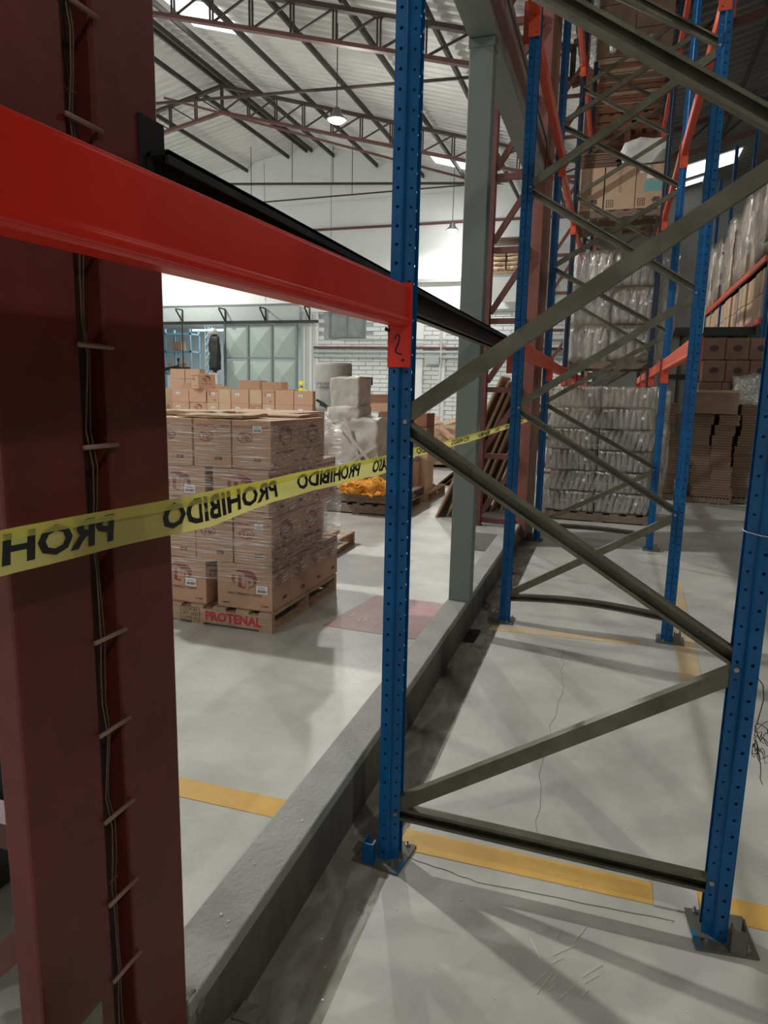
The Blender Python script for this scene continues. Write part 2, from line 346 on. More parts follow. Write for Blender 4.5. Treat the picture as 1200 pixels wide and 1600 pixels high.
# kerb between the naves
mb = MB(); K = [(-.96, -.345, -.205), (.9, -.355, -.22), (2.4, -.365, -.235), (5.3, -.40, -.265)]
mb.poly([(b, y, 0) for y, a, b in K]+[(a, y, 0) for y, a, b in reversed(K)], .2)
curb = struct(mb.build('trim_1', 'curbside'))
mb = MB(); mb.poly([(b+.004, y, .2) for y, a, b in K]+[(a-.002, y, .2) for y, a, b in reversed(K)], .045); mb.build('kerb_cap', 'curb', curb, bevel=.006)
tag(MB().box(-.84, -.27, 4.9, 5.75, 0, .20).build('column_plinth', 'curb', bevel=.01), 'grey cement plinth under the far lattice column at the end of the kerb', 'plinth')
MB().box(-.235, -.16, 2.2, 2.44, 0, .012)
tag(MB().box(-.225, -.15, 2.2, 2.44, .001, .012).build('drain_cover', 'black'), 'small black square cover on the floor at the foot of the kerb', 'cover')
d = MB()
for i in range(16):
    y = random.uniform(-.9, .5); x = random.uniform(-.33, -.23); r = random.uniform(.0012, .003); d.box(x-r, x+r, y-r, y+r, .245, .245+r*1.3)
for i in range(70):
    x = random.uniform(-.1, 1.3); y = random.uniform(-1.1, .6); r = random.uniform(.001, .003); d.box(x-r, x+r, y-r, y+r, 0, r)
o = tag(d.build('grit', 'whitepaint'), 'pale grit scattered on the kerb and the floor beside it', 'grit'); o['kind'] = 'stuff'
d = MB()
for i in range(24): x = random.uniform(-.2, -.12); y = random.uniform(-1.05, -.75); r = random.uniform(.008, .03); d.lump(x-r, x+r, y-r, y+r, 0, r*1.6, 2, .006, 20, i)
for i in range(10): x = random.uniform(-.24, -.19); y = random.uniform(-.97, -.9); z = random.uniform(0, .22); r = .015; d.lump(x-r, x+r, y-r, y+r, z, z+r*2, 2, .006, 20, i)
o = tag(d.build('cement_crumbs', 'rubble'), 'crumbled cement at the foot of the near maroon column', 'rubble'); o['kind'] = 'stuff'
# painted marks on the floor
def mark(name, pts, m, lab, z=.002, cat='floor marking'):
    return tag(MB().poly([(x, y, .0002) for x, y in pts], z).build(name, m), lab, cat)
mark('yellow_line', [(-6, -.03), (-.355, .055), (-.355, .175), (-6, .10)], 'yellowline', 'yellow painted line on the hall floor left of the kerb')
ln = mark('yellow_line', [(-.01, .045), (.86, .06), (.86, .17), (-.01, .165)], 'yellowline', 'yellow painted line between the feet of the nearest rack frame')
mark('yellow_line', [(1.0, .06), (4, .10), (4, .22), (1.0, .18)], 'yellowline', 'yellow painted line right of the nearest right rack upright')
mark('yellow_line', [(-.1, 2.50), (.9, 2.57), (.9, 2.66), (-.1, 2.60)], 'yellowworn', 'worn faint yellow line at the second rack frame')
mark('yellow_line', [(1.1, 1.9), (1.22, 1.9), (1.3, 4.4), (1.18, 4.4)], 'yellowworn', 'faint worn yellow stripe running along the aisle at right')
mark('cement_patch', [(.86, .055), (1.0, .06), (1.0, .15), (.90, .17), (.865, .15)], 'floor', 'small round ended cement patch over the yellow line', .006)
pr = mark('red_floor_sign', [(-1.22, 2.15), (-.42, 2.12), (-.42, 2.95), (-1.1, 2.98)], 'redpaint', 'faded red painted floor sign with white traces beside the kerb')
for i, (x, y, s_) in enumerate(((-1.12, 2.42, '9'), (-1.0, 2.36, '0'), (-.86, 2.32, '/'))): link('white_glyph', text_mesh(s_, .16, 'whitepaint'), pr, (x, y, .0035), (0, 0, .1))
sc = MB()
for i in range(14):
    x = .56+random.uniform(-.05, .10); y = -.28+random.uniform(-.15, .12); a = random.choice((.9, 1.2, 2.2))+random.uniform(-.2, .2); L = random.uniform(.03, .10)
    sc.bar((x, y, .0008), (x+L*math.cos(a), y+L*math.sin(a), .0008), .0032, .001, (0, 0, 1))
o = tag(sc.build('floor_scratches', 'chalk'), 'white chalky scratches on the floor in the foreground', 'scratches'); o['kind'] = 'stuff'
def wob(pts, n=8, amp=.012):
    out = []
    for a, b in zip(pts[:-1], pts[1:]):
        for i in range(n): t = i/n; out.append((a[0]+(b[0]-a[0])*t+random.uniform(-amp, amp), a[1]+(b[1]-a[1])*t+random.uniform(-amp, amp), .0006))
    return out
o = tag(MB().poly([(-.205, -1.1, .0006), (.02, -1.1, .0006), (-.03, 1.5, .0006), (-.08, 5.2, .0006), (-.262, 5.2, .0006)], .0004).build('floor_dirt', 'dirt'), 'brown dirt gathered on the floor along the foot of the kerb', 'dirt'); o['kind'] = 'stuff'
crk_shadow = mat('crack_shadow_dark', (.22, .20, .17), .9)
tag(MB().tube(wob([(.47, .2), (.42, .9), (.46, 1.7), (.40, 2.4)]), .0009, 4).build('floor_crack', crk_shadow), 'hairline crack running along the rack bay floor', 'crack')
tag(MB().tube([(x, y-.0, .001) for x, y, z in wob([(-.02, .02), (.3, -.03), (.99, .01)], 10, .003)], .0016, 4).build('floor_joint_shadow', crk_shadow), 'dark floor joint and painted strut shadow between the feet of the nearest rack frame', 'joint')  # groove in the floor, with the bottom strut's shadow drawn as dark colour
# ================================================================== COLUMNS
def laced_column(name, lab, Y0, wch, gap, X0, thick, m1, m2, z0, H, lat_left, lat_ch=.11, lat=True, zs=None, rods=True):
    t = thing(name, lab, 'column', (X0, Y0, 0)); ye = wch*2+gap
    for i, yy in enumerate((0, wch+gap)):   # two channels, webs toward the aisle, flanges turned back
        m = m1 if i == 0 else m2
        MB().box(-thick, 0, yy, yy+wch, z0, H).build('channel', m, t, bevel=.006)
    MB().box(-thick, -.035, wch, wch+gap, z0, H).build('groove_plate', 'maroond', t)
    return t
RODZ = [.36, .528, .69, .858, 1.026, 1.198, 1.365, 1.533, 1.697, 1.865, 2.035, 2.2, 2.37, 2.54]
c1 = laced_column('laced_steel_column', 'dark maroon laced steel column close by at the left edge', -1.36, .165, .06, -.2, .052, 'maroon', 'maroon', 0, 3.7, 0)
for i, z in enumerate(RODZ):
    MB().tube([(.006, .155, z), (.006, .235, z)], .0042, 8).build('tie_rod', 'rod', c1, smooth=True)
wp = [(.004+.004*math.sin(k*1.7), .171+.003*math.sin(k*2.3), .30+k*.06) for k in range(44)]
MB().tube(wp, .0014, 6).tube([(p[0]-.004, p[1]+.012+.003*math.sin(k), p[2]) for k, p in enumerate(wp)], .0011, 6).build('hanging_wire', 'wire', c1)
MB().tube([(.006, .178+.014*math.cos(a*PI/5), .29+.02*math.sin(a*PI/5)) for a in range(11)], .0022, 6).build('wire_loop', 'wire', c1)
MB().box(-.045, -.008, .345, .402, 1.93, 2.06).build('end_plate', 'black', c1)
MB().box(.001, .006, .33, .40, 1.965, 2.10).build('scorched_plate', 'black', c1, bevel=.002)
def lattice(t, xl, yc, z0, H, step, dia=True, zs=None, m='lat', xr=-.1, w=.11):
    MB().box(xl, xl+w, yc-.06, yc+.06, z0, H).build('lattice_chord', m, t)
    z = z0+.06; k = 0
    while z < H-step:
        MB().bar((xl+w, yc, z), (xr, yc, z), .06, .055, (0, 1, 0)).build('lattice_rung', m, t)
        MB().bar((xl+w, yc, z+.08), (xr, yc, z+step-.05), .05, .055, (0, 1, 0)).build('lattice_diagonal', m, t)
        z += step
lattice(c1, -.72, .2, 0, 3.6, .7, xr=-.05, w=.10)
c2 = thing('laced_steel_column', 'red and brown laced steel column beyond the second rack frame at the kerb end', 'column', (-.2, 5.3, 0))
MB().box(-.115, 0, 0, .35, .1, 8.1).build('channel', 'redcol', c2, bevel=.006)
MB().box(-.10, -.003, .352, .8, 0, 8.1).build('channel', 'tan', c2, bevel=.006)
MB().box(-.1, .001, .02, .33, .1, 8.1).build('side_plate', 'tan', c2)
lattice(c2, -.60, .0, .2, 8.0, .705, xr=-.115)
for yy, labn in ((12.4, 'third'), (19.2, 'fourth')):
    c = thing('laced_steel_column', 'maroon laced steel column, %s along the kerb line behind the racks' % labn, 'column', (-.2, yy-.2, 0))
    MB().box(-.115, 0, 0, .4, 0, 8.1).build('channel', 'redcol', c); lattice(c, -.60, .0, 0, 8.0, .705, xr=-.115)
# grey post standing on the kerb, beam over it
gp = thing('grey_post', 'plain grey square steel post standing on the kerb behind the nearest rack frame', 'post', (-.275, 2.35, .245))
MB().box(-.08, .065, -.05, .06, 0, 3.45).build('shaft', 'greycol', gp, bevel=.006)
MB().box(-.085, .07, -.055, .065, 3.4, 3.45).build('top_plate', 'greycol', gp)
gb = thing('grey_beam', 'deep grey steel beam spanning overhead from the grey post to the far column', 'beam', (-.275, -.95, 3.7))
MB().box(-.06, .06, 0, 6.24, .031, .379).build('web', 'greycol', gb); MB().box(-.085, .075, 0, 6.24, 0, .03).build('flange', 'greycol', gb); MB().box(-.085, .075, 0, 6.24, .38, .41).build('flange', 'greycol', gb)
tb = thing('tie_beam', 'dark steel channel running level between the two columns behind the rack uprights', 'beam', (-.19, -1.02, 1.98))
MB().box(0, .008, 0, 6.30, -.055, .055).build('web', 'dark', tb)
MB().box(0, .045, 0, 6.25, .05, .058).box(.038, .045, 0, 6.25, .035, .058).build('flange', 'dark', tb)
MB().box(0, .045, 0, 6.25, -.058, -.05).box(.038, .045, 0, 6.25, -.058, -.04).build('flange', 'galv', tb)
# ================================================================== PALLET RACK
PITCH = .0535
def post_mesh(H=7.2):
    prof = [(.070, -.022, 0), (.041, -.027, 1), (.036, -.040, 0), (0, -.040, 1), (0, .040, 1), (.036, .040, 1), (.041, .027, 0), (.070, .022, 1)]
    bm = bmesh.new(); n = int(H/PITCH)
    for i in range(len(prof)-1):
        (ua, va, _), (ub, vb, hole) = prof[i], prof[i+1]; a = Vector((ua, va, 0)); b = Vector((ub, vb, 0)); L = (b-a).length; holes = hole or i == 0
        holes = i in (0, 2, 3, 4, 6)
        if not holes:
            vs = [bm.verts.new(p) for p in (a, b, b+Vector((0, 0, n*PITCH)), a+Vector((0, 0, n*PITCH)))]; bm.faces.new(vs); continue
        r = .0052 if i not in (0, 6) else .0045
        ends = {}
        for k in range(n):
            z0 = k*PITCH; z1 = z0+PITCH; zc = z0+PITCH/2
            ob = [bm.verts.new(a+(b-a)*s+Vector((0, 0, zz))) for s, zz in ((0, z0), (.5, z0), (1, z0), (1, zc), (1, z1), (.5, z1), (0, z1), (0, zc))]
            ib = [bm.verts.new(a+(b-a)*(.5+r*cx/L)+Vector((0, 0, zc+r*cz))) for cx, cz in ((-.7, -.7), (0, -1), (.7, -.7), (1, 0), (.7, .7), (0, 1), (-.7, .7), (-1, 0))]
            for j in range(8): bm.faces.new((ob[j], ob[(j+1) % 8], ib[(j+1) % 8], ib[j]))
    bmesh.ops.remove_doubles(bm, verts=bm.verts, dist=.0004)
    bmesh.ops.recalc_face_normals(bm, faces=bm.faces)
    bmesh.ops.solidify(bm, geom=list(bm.faces), thickness=.0022)
    me = bpy.data.meshes.new('upright'); bm.to_mesh(me); bm.free(); me.materials.append(M['blue']); return me
POST = post_mesh(); POSTD = POST.copy(); POSTD.materials.clear(); POSTD.materials.append(mat('navy_shaded', (.006, .02, .045), .4, var=.2, scale=9))  # rear uprights: blue darkened to navy, their shade put into the colour
BP = MB().box(-.075, .10, -.085, .085, 0, .009).mesh('base_plate', 'plate')
BK = MB().box(-.046, -.040, -.078, -.02, .009, .085).box(-.046, -.006, -.082, -.077, .009, .085).box(-.010, -.004, -.078, -.05, .009, .085).mesh('foot_bracket', 'blue')
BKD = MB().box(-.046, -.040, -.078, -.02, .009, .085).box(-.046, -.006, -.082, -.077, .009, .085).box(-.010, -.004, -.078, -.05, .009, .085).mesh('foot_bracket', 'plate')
NUT = MB().lathe([(.009, 0), (.009, .008), (.004, .008), (.004, .02)], n=6).mesh('anchor_bolt', 'boltm')
HEX = MB().tube([(0, 0, 0), (0, -.006, 0)], .0075, 6).tube([(0, 0, 0), (0, -.010, 0)], .004, 6).mesh('bolt', 'boltm')
CP = [(-.024, -.018), (.024, -.018), (.024, .018), (.013, .018), (.013, .0155), (.0215, .0155), (.0215, -.0155), (-.0215, -.0155), (-.0215, .0155), (-.013, .0155), (-.013, .018), (-.024, .018)]  # channel section
def chan(a, b, opened):
    """channel brace in the frame plane; opened: hollow side toward -Y"""
    mb = MB(); a = Vector(a); b = Vector(b); d = (b-a).normalized(); sd = Vector((0, 1, 0)).cross(d); pr = [(p, (q if opened else -q)) for p, q in CP]
    k = len(mb.v); m = len(pr)
    for P in (a, b):
        for p, q in pr: mb.v.append(P+sd*p+Vector((0, 1, 0))*(-q))
    for i in range(m): j = (i+1) % m; mb.f.append((k+i, k+j, k+m+j, k+m+i))
    mb.f += [tuple(k+i for i in range(m)), tuple(k+m+i for i in range(m))]
    return mb
NZ = [.185, .87, 1.54, 2.275, 2.96, 3.67, 4.36, 5.05, 5.74, 6.43, 7.1]
def frame(Y, xl, xr, lab, bow=0, near=False, post=None):
    t = thing('rack_end_ladder', lab, 'rack frame', (0, Y, 0))
    for s, x in ((1, xl), (-1, xr)):
        o = link('upright', post or POST, t, (x, 0, .009)); o.scale = (s, 1, 1)
        p = link('base_plate', BP, t, (x, 0, 0), (0, 0, -.12*s if near else random.uniform(-.1, .1))); p.scale = (s, 1, 1)
        k = link('foot_bracket', BK if (near and s == 1) else BKD, t, (x-(.0 if s == 1 else 0), 0, 0)); k.scale = (s, 1, 1)
        for ax, ay in ((-.055, -.06), (.08, .06), (.06, -.065)): link('anchor_bolt', NUT, t, (x+s*ax, ay, .009))
        for i, z in enumerate(NZ):
            if (i % 2 == 0) == (s == 1) or i == 0: link('bolt', HEX, t, (x+s*.056, -.026, z))
    a = (xl+.048, 0, NZ[0]-.005); b = (xr-.048, 0, NZ[0]-.02)
    if bow:
        n = 10; pts = [(a[0]+(b[0]-a[0])*i/n, 0, a[2]-(i/n)*.02+bow*math.sin(PI*i/n)) for i in range(n+1)]
        mb = MB()
        for p, q in zip(pts[:-1], pts[1:]):
            c = chan(p, q, True); k = len(mb.v); mb.v += c.v; mb.f += [tuple(k+i for i in f) for f in c.f]
        mb.build('bottom_strut', 'galv', t)
    else: chan(a, b, True).build('bottom_strut', 'galv', t)
    for i in range(len(NZ)-1):
        l = (xl+.052, .002, NZ[i]+.02) if i % 2 == 0 else (xr-.052, .002, NZ[i]+.02)
        r = (xr-.052, .002, NZ[i+1]-.02) if i % 2 == 0 else (xl+.052, .002, NZ[i+1]-.02)
        chan(l, r, i % 2 == 1).build('brace', 'galv', t)
    return t
FR = [(0, -.056, 1.062), (2.738, -.062, 1.104), (5.688, -.145, 1.118), (8.389, -.145, 1.08), (11.1, -.14, 1.08), (13.8, -.14, 1.08)]
FL = ['nearest blue pallet rack frame with flat and channel braces close to the camera', 'second blue pallet rack frame with orange connectors at the top, bowed bottom strut',
      'third blue pallet rack frame directly in front of the bottle pallet', 'fourth rack frame with shaded dark uprights behind the bottle pallet', 'fifth rack frame, dark, behind the boxed pallet', 'farthest rack frame at the end of the row']
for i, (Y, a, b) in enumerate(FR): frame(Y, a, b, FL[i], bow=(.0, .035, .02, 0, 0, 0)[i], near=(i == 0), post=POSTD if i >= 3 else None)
# string round the near right upright, frayed wire behind it
tag(MB().tube([(1.063, -.042, 1.262), (1.024, -.042, 1.266), (.990, -.032, 1.272), (.989, .0, 1.27), (.990, .03, 1.27), (1.024, .042, 1.266), (1.064, .042, 1.263), (1.065, 0, 1.262), (1.063, -.042, 1.262)], .0015, 6).build('white_string', 'string'), 'thin white string tied round the near right blue upright', 'string')
fw_ = MB()
for i in range(12):
    a0 = Vector((1.069, -.045+.01*random.random(), random.uniform(.62, .72))); pts = [a0]
    for k in range(6): pts.append(pts[-1]+Vector((random.uniform(.0, .014), random.uniform(-.01, .01), random.uniform(-.028, .02))))
    fw_.tube(pts, .0012, 4)
fw_.tube([(1.058, -.04, .86), (1.075, -.04, .84), (1.08, -.045, .80), (1.07, -.045, .72)], .0015, 5)
tag(fw_.build('frayed_wire', 'dark'), 'tangle of frayed wire hanging on the near right upright', 'wire')
def beam(Y0, Y1, x, side, z, lab, m='orange', dz=0, num=None, group=None):
    """beam along Y between frames; x = outer face of upright, side=+1 left row / -1 right row; z = bottom of connector"""
    t = thing('rack_beam', lab, 'rack beam', (x, Y0, z), 0, group); L = Y1-Y0
    prof = [(.004, .128), (.008, .122), (.054, .122), (.062, .128), (.063, .140), (.059, .146), (.059, .236), (.055, .242), (.008, .242), (.004, .238)]
    mb = MB(); m_ = len(prof); ya, yb = (.044, L-.044)
    for yy, dd in ((ya, 0), (yb, dz)):
        for u, v in prof: mb.v.append(Vector((side*u, yy, v+dd)))
    for i in range(m_): j = (i+1) % m_; mb.f.append((i, j, m_+j, m_+i))
    mb.f += [tuple(range(m_)), tuple(m_+i for i in range(m_))]
    mb.build('bar', m, t, bevel=.003)
    for yy in ((L-.0425, .0425) if Y0 > -1 else (L-.0425,)):
        s = 1 if yy > L/2 else -1; dd = dz if s > 0 else 0
        c = MB(); c.box(min(0, side*.068), max(0, side*.068), yy-.004 if s > 0 else yy-.002, yy+.002 if s > 0 else yy+.004, dd, .25+dd)
        c.box(min(-side*.006, 0), max(-side*.006, 0), yy-.004, yy+.03*s if s > 0 else yy+.004, dd, .25+dd)
        cn = c.build('connector', m, t, bevel=.001)
        h = MB().tube([(side*.045, yy-.0042, .022+dd), (side*.045, yy-.0062, .022+dd)], .0045, 10); h.build('connector_hole', 'black', cn)
    return t
L1, L2, L3 = 1.772, 3.845, 5.87
nb = beam(-2.75, 0, -.052, 1, 1.645, 'bright red rack beam marked 2 crossing close in front at the upper left', 'red', .062)
# handwritten 2 on the connector
pts = [(-.006, .118), (-.002, .129), (.006, .128), (.009, .118), (.004, .102), (-.003, .088), (-.004, .078), (.004, .074), (.016, .071)]
MB().tube([(.024+a, 2.75-.0475, .062+b-.032) for a, b in pts], .0026, 6).build('handwritten_two', 'blackink', nb)
MB().bar((-.014, 2.70, .178), (.0, 2.70, .171), .004, .010).build('locking_clip', 'blackink', nb)
bays = [(0, 1, 'second'), (1, 2, 'third'), (2, 3, 'fourth'), (3, 4, 'fifth'), (4, 5, 'sixth')]
for i, j, nm in bays:
    for side in (1, -1):
        for z, ln_ in ((L1, 'lowest'), (L2, 'middle'), (L3, 'top')):
            if i == 0 and z != L2: continue
            xa = FR[i][1 if side == 1 else 2]; xb = FR[j][1 if side == 1 else 2]
            beam(FR[i][0], FR[j][0], (xa+xb)/2-.004*side, side, z, 'orange %s beam, %s side, %s bay of the rack' % (ln_, 'left' if side == 1 else 'right', nm), 'orange')
# ================================================================== BARRIER TAPE
tp = thing('barrier_tape', 'yellow barrier tape lettered in black stretched behind the near upright past the columns', 'tape')
TX = -.14
def tape_at(y):     # centre height and half width
    ks = [(-2.3, 1.40, .031), (-1.43, 1.4115, .0315), (-1.2, 1.403, .032), (-.92, 1.391, .0355), (-.656, 1.3955, .0275), (-.457, 1.393, .028), (.19, 1.376, .032), (.42, 1.385, .026), (.607, 1.39, .0175), (1.61, 1.3825, .0195), (3.12, 1.384, .017), (4.88, 1.385, .016), (5.3, 1.39, .015)]
    for a, b in zip(ks[:-1], ks[1:]):
        if a[0] <= y <= b[0]:
            t = (y-a[0])/(b[0]-a[0]); return a[1]+(b[1]-a[1])*t, a[2]+(b[2]-a[2])*t
    return ks[-1][1:] if y > 5 else ks[0][1:]
def tape_x(y, v): return TX-(0 if y < 2 else .014*(y-2))+.003*math.sin(y*5+v*2)+.0025*math.sin(y*17+v)
def tpt(y, v, off=0):
    zc, h = tape_at(y); return Vector((tape_x(y, v)+off, y, zc+v*h))
mb = MB(); NY, NV = 170, 6
for i in range(NY+1):
    y = -2.3+7.6*i/NY
    for j in range(NV+1): mb.v.append(tpt(y, -1+2*j/NV))
for i in range(NY):
    for j in range(NV): k = i*(NV+1)+j; mb.f.append((k, k+NV+1, k+NV+2, k+1))
mb.build('tape_band', 'barrier', tp, smooth=True)
mb = MB()
for i in range(NY+1):
    y = -2.3+7.6*i/NY; f = .58+.12*math.sin(y*2.1)
    mb.v += [tpt(y, 1.02), tpt(y, f, .005)]
for i in range(NY): k = 2*i; mb.f.append((k, k+2, k+3, k+1))
mb.build('folded_edge', 'barrier', tp, smooth=True)
def tape_word(s, yc, size, sy=1.0):
    src = text_mesh(s, .1, 'blackink', 0, .0035); me = src.copy()
    zs = [v.co.y for v in src.vertices]; z0, z1 = min(zs), max(zs); xs_ = [v.co.x for v in src.vertices]; x0, x1 = min(xs_), max(xs_)
    for v in me.vertices:      # yc, size: the two ends of the word along the tape
        y = size-(v.co.x-x0)/(x1-x0)*(size-yc); q = -.62+(v.co.y-z0)/(z1-z0)*1.45
        v.co = tpt(y, q, .0022)
    link('printed_word', me, tp)
for s, yc, sz in (('PROHIBIDO', -1.655, -1.208), ('PROHIBIDO', -1.087, -.64), ('PROHIBIDO', -.516, -.057), ('PASO', .054, .25), ('EL', .36, .43), ('PROHIBIDO', .62, 1.06), ('PROHIBIDO', 1.24, 1.70), ('PROHIBIDO', 1.95, 2.4), ('PASO', 2.6, 2.85), ('PROHIBIDO', 3.1, 3.55), ('PROHIBIDO', 3.9, 4.35)):
    tape_word(s, yc, sz)
# ================================================================== ROOF STEEL
def purlin(x, lab, fz, w=.07, h=.16, m='purlin'):
    o = MB().box(x-w/2, x+w/2, -12.8, WY-.02, fz(x)-h, fz(x)-.02).build('purlin', m); struct(o); o['label'] = lab; o['category'] = 'purlin'
for k, dx in enumerate((.12, 1.1, 3.0, 4.95, 6.9, 8.75, 10.5)): purlin(XR+dx, 'dark roof purlin, %s down the right slope from the ridge' % ORD[k], zr)
for k, dx in enumerate((-.12, -.95, -2.9, -4.9, -6.9, -8.9, -10.7)): purlin(XR+dx, 'dark roof purlin, %s down the left slope from the ridge' % ORD[k], zr)
for k, x in enumerate((1, 3, 5, 7, 9)): purlin(x, 'dark purlin in the right nave roof, %s from the column line' % ORD[k], zr2)
def truss(Y, lab, mtop='truss', mbot='trussred'):
    t = thing('roof_truss', lab, 'roof truss', (XR, Y, 0))
    for side, xe in ((1, XE), (-1, XL0)):
        def top(x): return zr(x)-.28
        def bot(x): return zr(x)-1.06+(.22*abs(x-XR)/11.6)
        xs = abs(xe-XR); n = 12
        for off in (-.035, .035):
            pass
        MB().bar((0, 0, top(XR)), (xe-XR, 0, top(xe)), .14, .09).build('top_chord', mtop, t)
        MB().bar((0, 0, bot(XR)), (xe-XR, 0, bot(xe)), .14, .08).build('bottom_chord', mbot, t)
        for k in range(n+1):
            x = XR+side*xs*k/n
            if k > 0 or side == 1:
                for dx in (-.035, .035) if k else (0,): MB().bar((x-XR+dx, 0, bot(x)), (x-XR+dx, 0, top(x)), .05, .03 if k else .1).build('web_post', mtop, t)
            if k < n:
                x2 = XR+side*xs*(k+1)/n
                MB().bar((x-XR, 0, bot(x)), (x2-XR, 0, top(x2)), .04, .04).build('web_diagonal', mtop, t)
truss(12.4, 'brown steel roof truss of paired angles, the nearer one across the hall'); truss(19.2, 'brown steel roof truss across the hall nearest the white gable wall')
truss(5.6, 'brown steel roof truss above the second rack bay')
tag(MB().lump(-1.85, -1.15, -1.3, -.4, 0, .75, 6, .04, 4, 3, .1).build('dark_bundle', 'dark'), 'dark wrapped bundle glimpsed left of the near maroon column', 'bundle')
for (a, b, r, m, lab, cat) in (((-14.5, 13.5, 8.6), (-2.6, 13.9, 8.35), .035, 'truss', 'long dark tie pipe slung level under the trusses', 'pipe'),
    ((-12.5, 16.5, 9.9), (-3.6, 20.5, 8.0), .035, 'trussred', 'reddish brace pipe running slanting under the roof', 'pipe'),
    ((-15.5, 25.2, 10.1), (-3.2, 25.2, 9.3), .05, 'truss', 'thin dark rail under the roof edge against the gable wall', 'rail'),
    ((-17, 24.5, 9.05), (-3.5, 24.5, 9.2), .03, 'truss', 'dark conduit hung across the gable wall', 'conduit')):
    tag(MB().tube([a, b], r, 6).build('roof_'+cat, m), lab, cat)
for (x, y, zb, zt, lb) in ((-9.7, 24.5, 9.15, 0, 'from the roof to the conduit, rightmost but one'), (-14.1, 24.5, 9.12, 0, 'at the far left of the gable wall'), (-10.8, 25.2, 9.8, 0, 'above the middle of the gable wall'), (-12.6, 25.2, 9.9, 0, 'just left of the ridge'), (-7.0, 24.5, 9.17, 0, 'near the low right end of the conduit')):
    tag(MB().tube([(x, y, zb), (x, y, zr(x)+.12)], .014, 4).build('drop_wire', 'dark'), 'thin wire hanging '+lb, 'wire', 'drop wires at the gable wall')
for (x, zb, lb) in ((-14.8, 8.3, 'left'), (-12.9, 8.3, 'middle'), (-10.4, 8.28, 'right')):
    pass
# right nave roof frames
for k, Y in enumerate((5.6, 12.4, 19.2)):
    t = thing('roof_truss', 'dark roof truss in the right nave, %s from the camera' % ORD[k], 'roof truss', (XE, Y, 0))
    MB().bar((0, 0, zr2(XE)-.2), (10.6, 0, zr2(10)-.2), .12, .1).build('top_chord', 'trussred', t); MB().bar((0, 0, zr2(XE)-.9), (10.6, 0, zr2(10)-.9), .12, .1).build('bottom_chord', 'trussred', t)
    for q in range(10):
        x = q*1.06; MB().bar((x, 0, zr2(XE+x)-.9), (x+1.06, 0, zr2(XE+x+1.06)-.2), .05, .05).build('web_diagonal', 'truss', t); MB().bar((x, 0, zr2(XE+x)-.9), (x, 0, zr2(XE+x)-.2), .05, .04).build('web_post', 'truss', t)
# lamps
LL = ['bright round high bay lamp hanging in the middle of the hall roof', 'small bright high bay lamp hanging close to the white gable wall', 'high bay lamp hanging over the front pallets, left nave', 'high bay lamp behind the camera, left nave',
      'high bay lamp in the far left row, middle', 'high bay lamp in the far left row close to the gable wall', 'high bay lamp in the far left row, nearest']
RL = ['high bay lamp behind the camera, right nave', 'dim high bay lamp over the racks, right nave', 'farthest dim high bay lamp, right nave']
for i, (x, y, z, p) in enumerate(LAMPS+RLAMPS):
    t = thing('high_bay_lamp', (LL+RL)[i], 'lamp', (x, y, z)); f = zr if x < XE else zr2
    MB().lathe([(.05, .28), (.09, .24), (.12, .12), (.24, .02), (.24, .0)], n=20).build('housing', 'lampbody', t, smooth=True)
    MB().lathe([(.02, -.07), (.13, -.05), (.20, .0)], n=20).build('lens', 'lampglow', t, smooth=True)
    MB().tube([(0, 0, .28), (0, 0, f(x)-z+.085)], .012, 4).build('suspension_cable', 'dark', t)
    ld = bpy.data.lights.new('lamp_light', 'SPOT'); ld.spot_size = math.radians(174); ld.spot_blend = .4; ld.energy = LAMP_W*p; ld.color = (1, .985, .94) if x < XE else (1, .93, .82); ld.shadow_soft_size = .13
    lo = bpy.data.objects.new('lamp_light', ld); COL.objects.link(lo); lo.parent = t; lo.location = (0, 0, -.12)
    ls = bpy.data.lights.new('lamp_spill', 'POINT'); ls.energy = LAMP_W*p*.19; ls.color = ld.color; ls.shadow_soft_size = .13; q = bpy.data.objects.new('lamp_spill', ls); COL.objects.link(q); q.parent = t; q.location = (0, 0, -.24)
# ================================================================== PALLETS
def pallet_proto(m, W_=1.16, D_=1.14, nb=7):
    t = thing('wooden_pallet', 'x', 'pallet', (0, 0, -50))
    brd = MB().box(-.05, .05, 0, D_, .118, .14).mesh('deck_board', m); wide = MB().box(-.05, .05, -.0, D_, 0, .02).mesh('base_board', m)
    st = MB().box(0, W_, -.02, .02, .02, .118).mesh('stringer', m); blk = MB().box(-.05, .05, -.045, .045, .02, .1).mesh('block', m)
    for i in range(nb): link('deck_board', brd, t, (.05+(W_-.1)*i/(nb-1), 0, 0))
    for y in (.02, D_/2, D_-.02): link('stringer', st, t, (0, y, 0))
    for x in (.05, W_/2, W_-.05): link('base_board', wide, t, (x, 0, 0))
    return t
PW = pallet_proto('wood'); PG = pallet_proto('woodd'); PR = pallet_proto('woodr')
def pallet(proto, x, y, z, lab, rz=0, scale=None, group=None): return dup(proto, (x, y, z), rz, lab, group, scale)
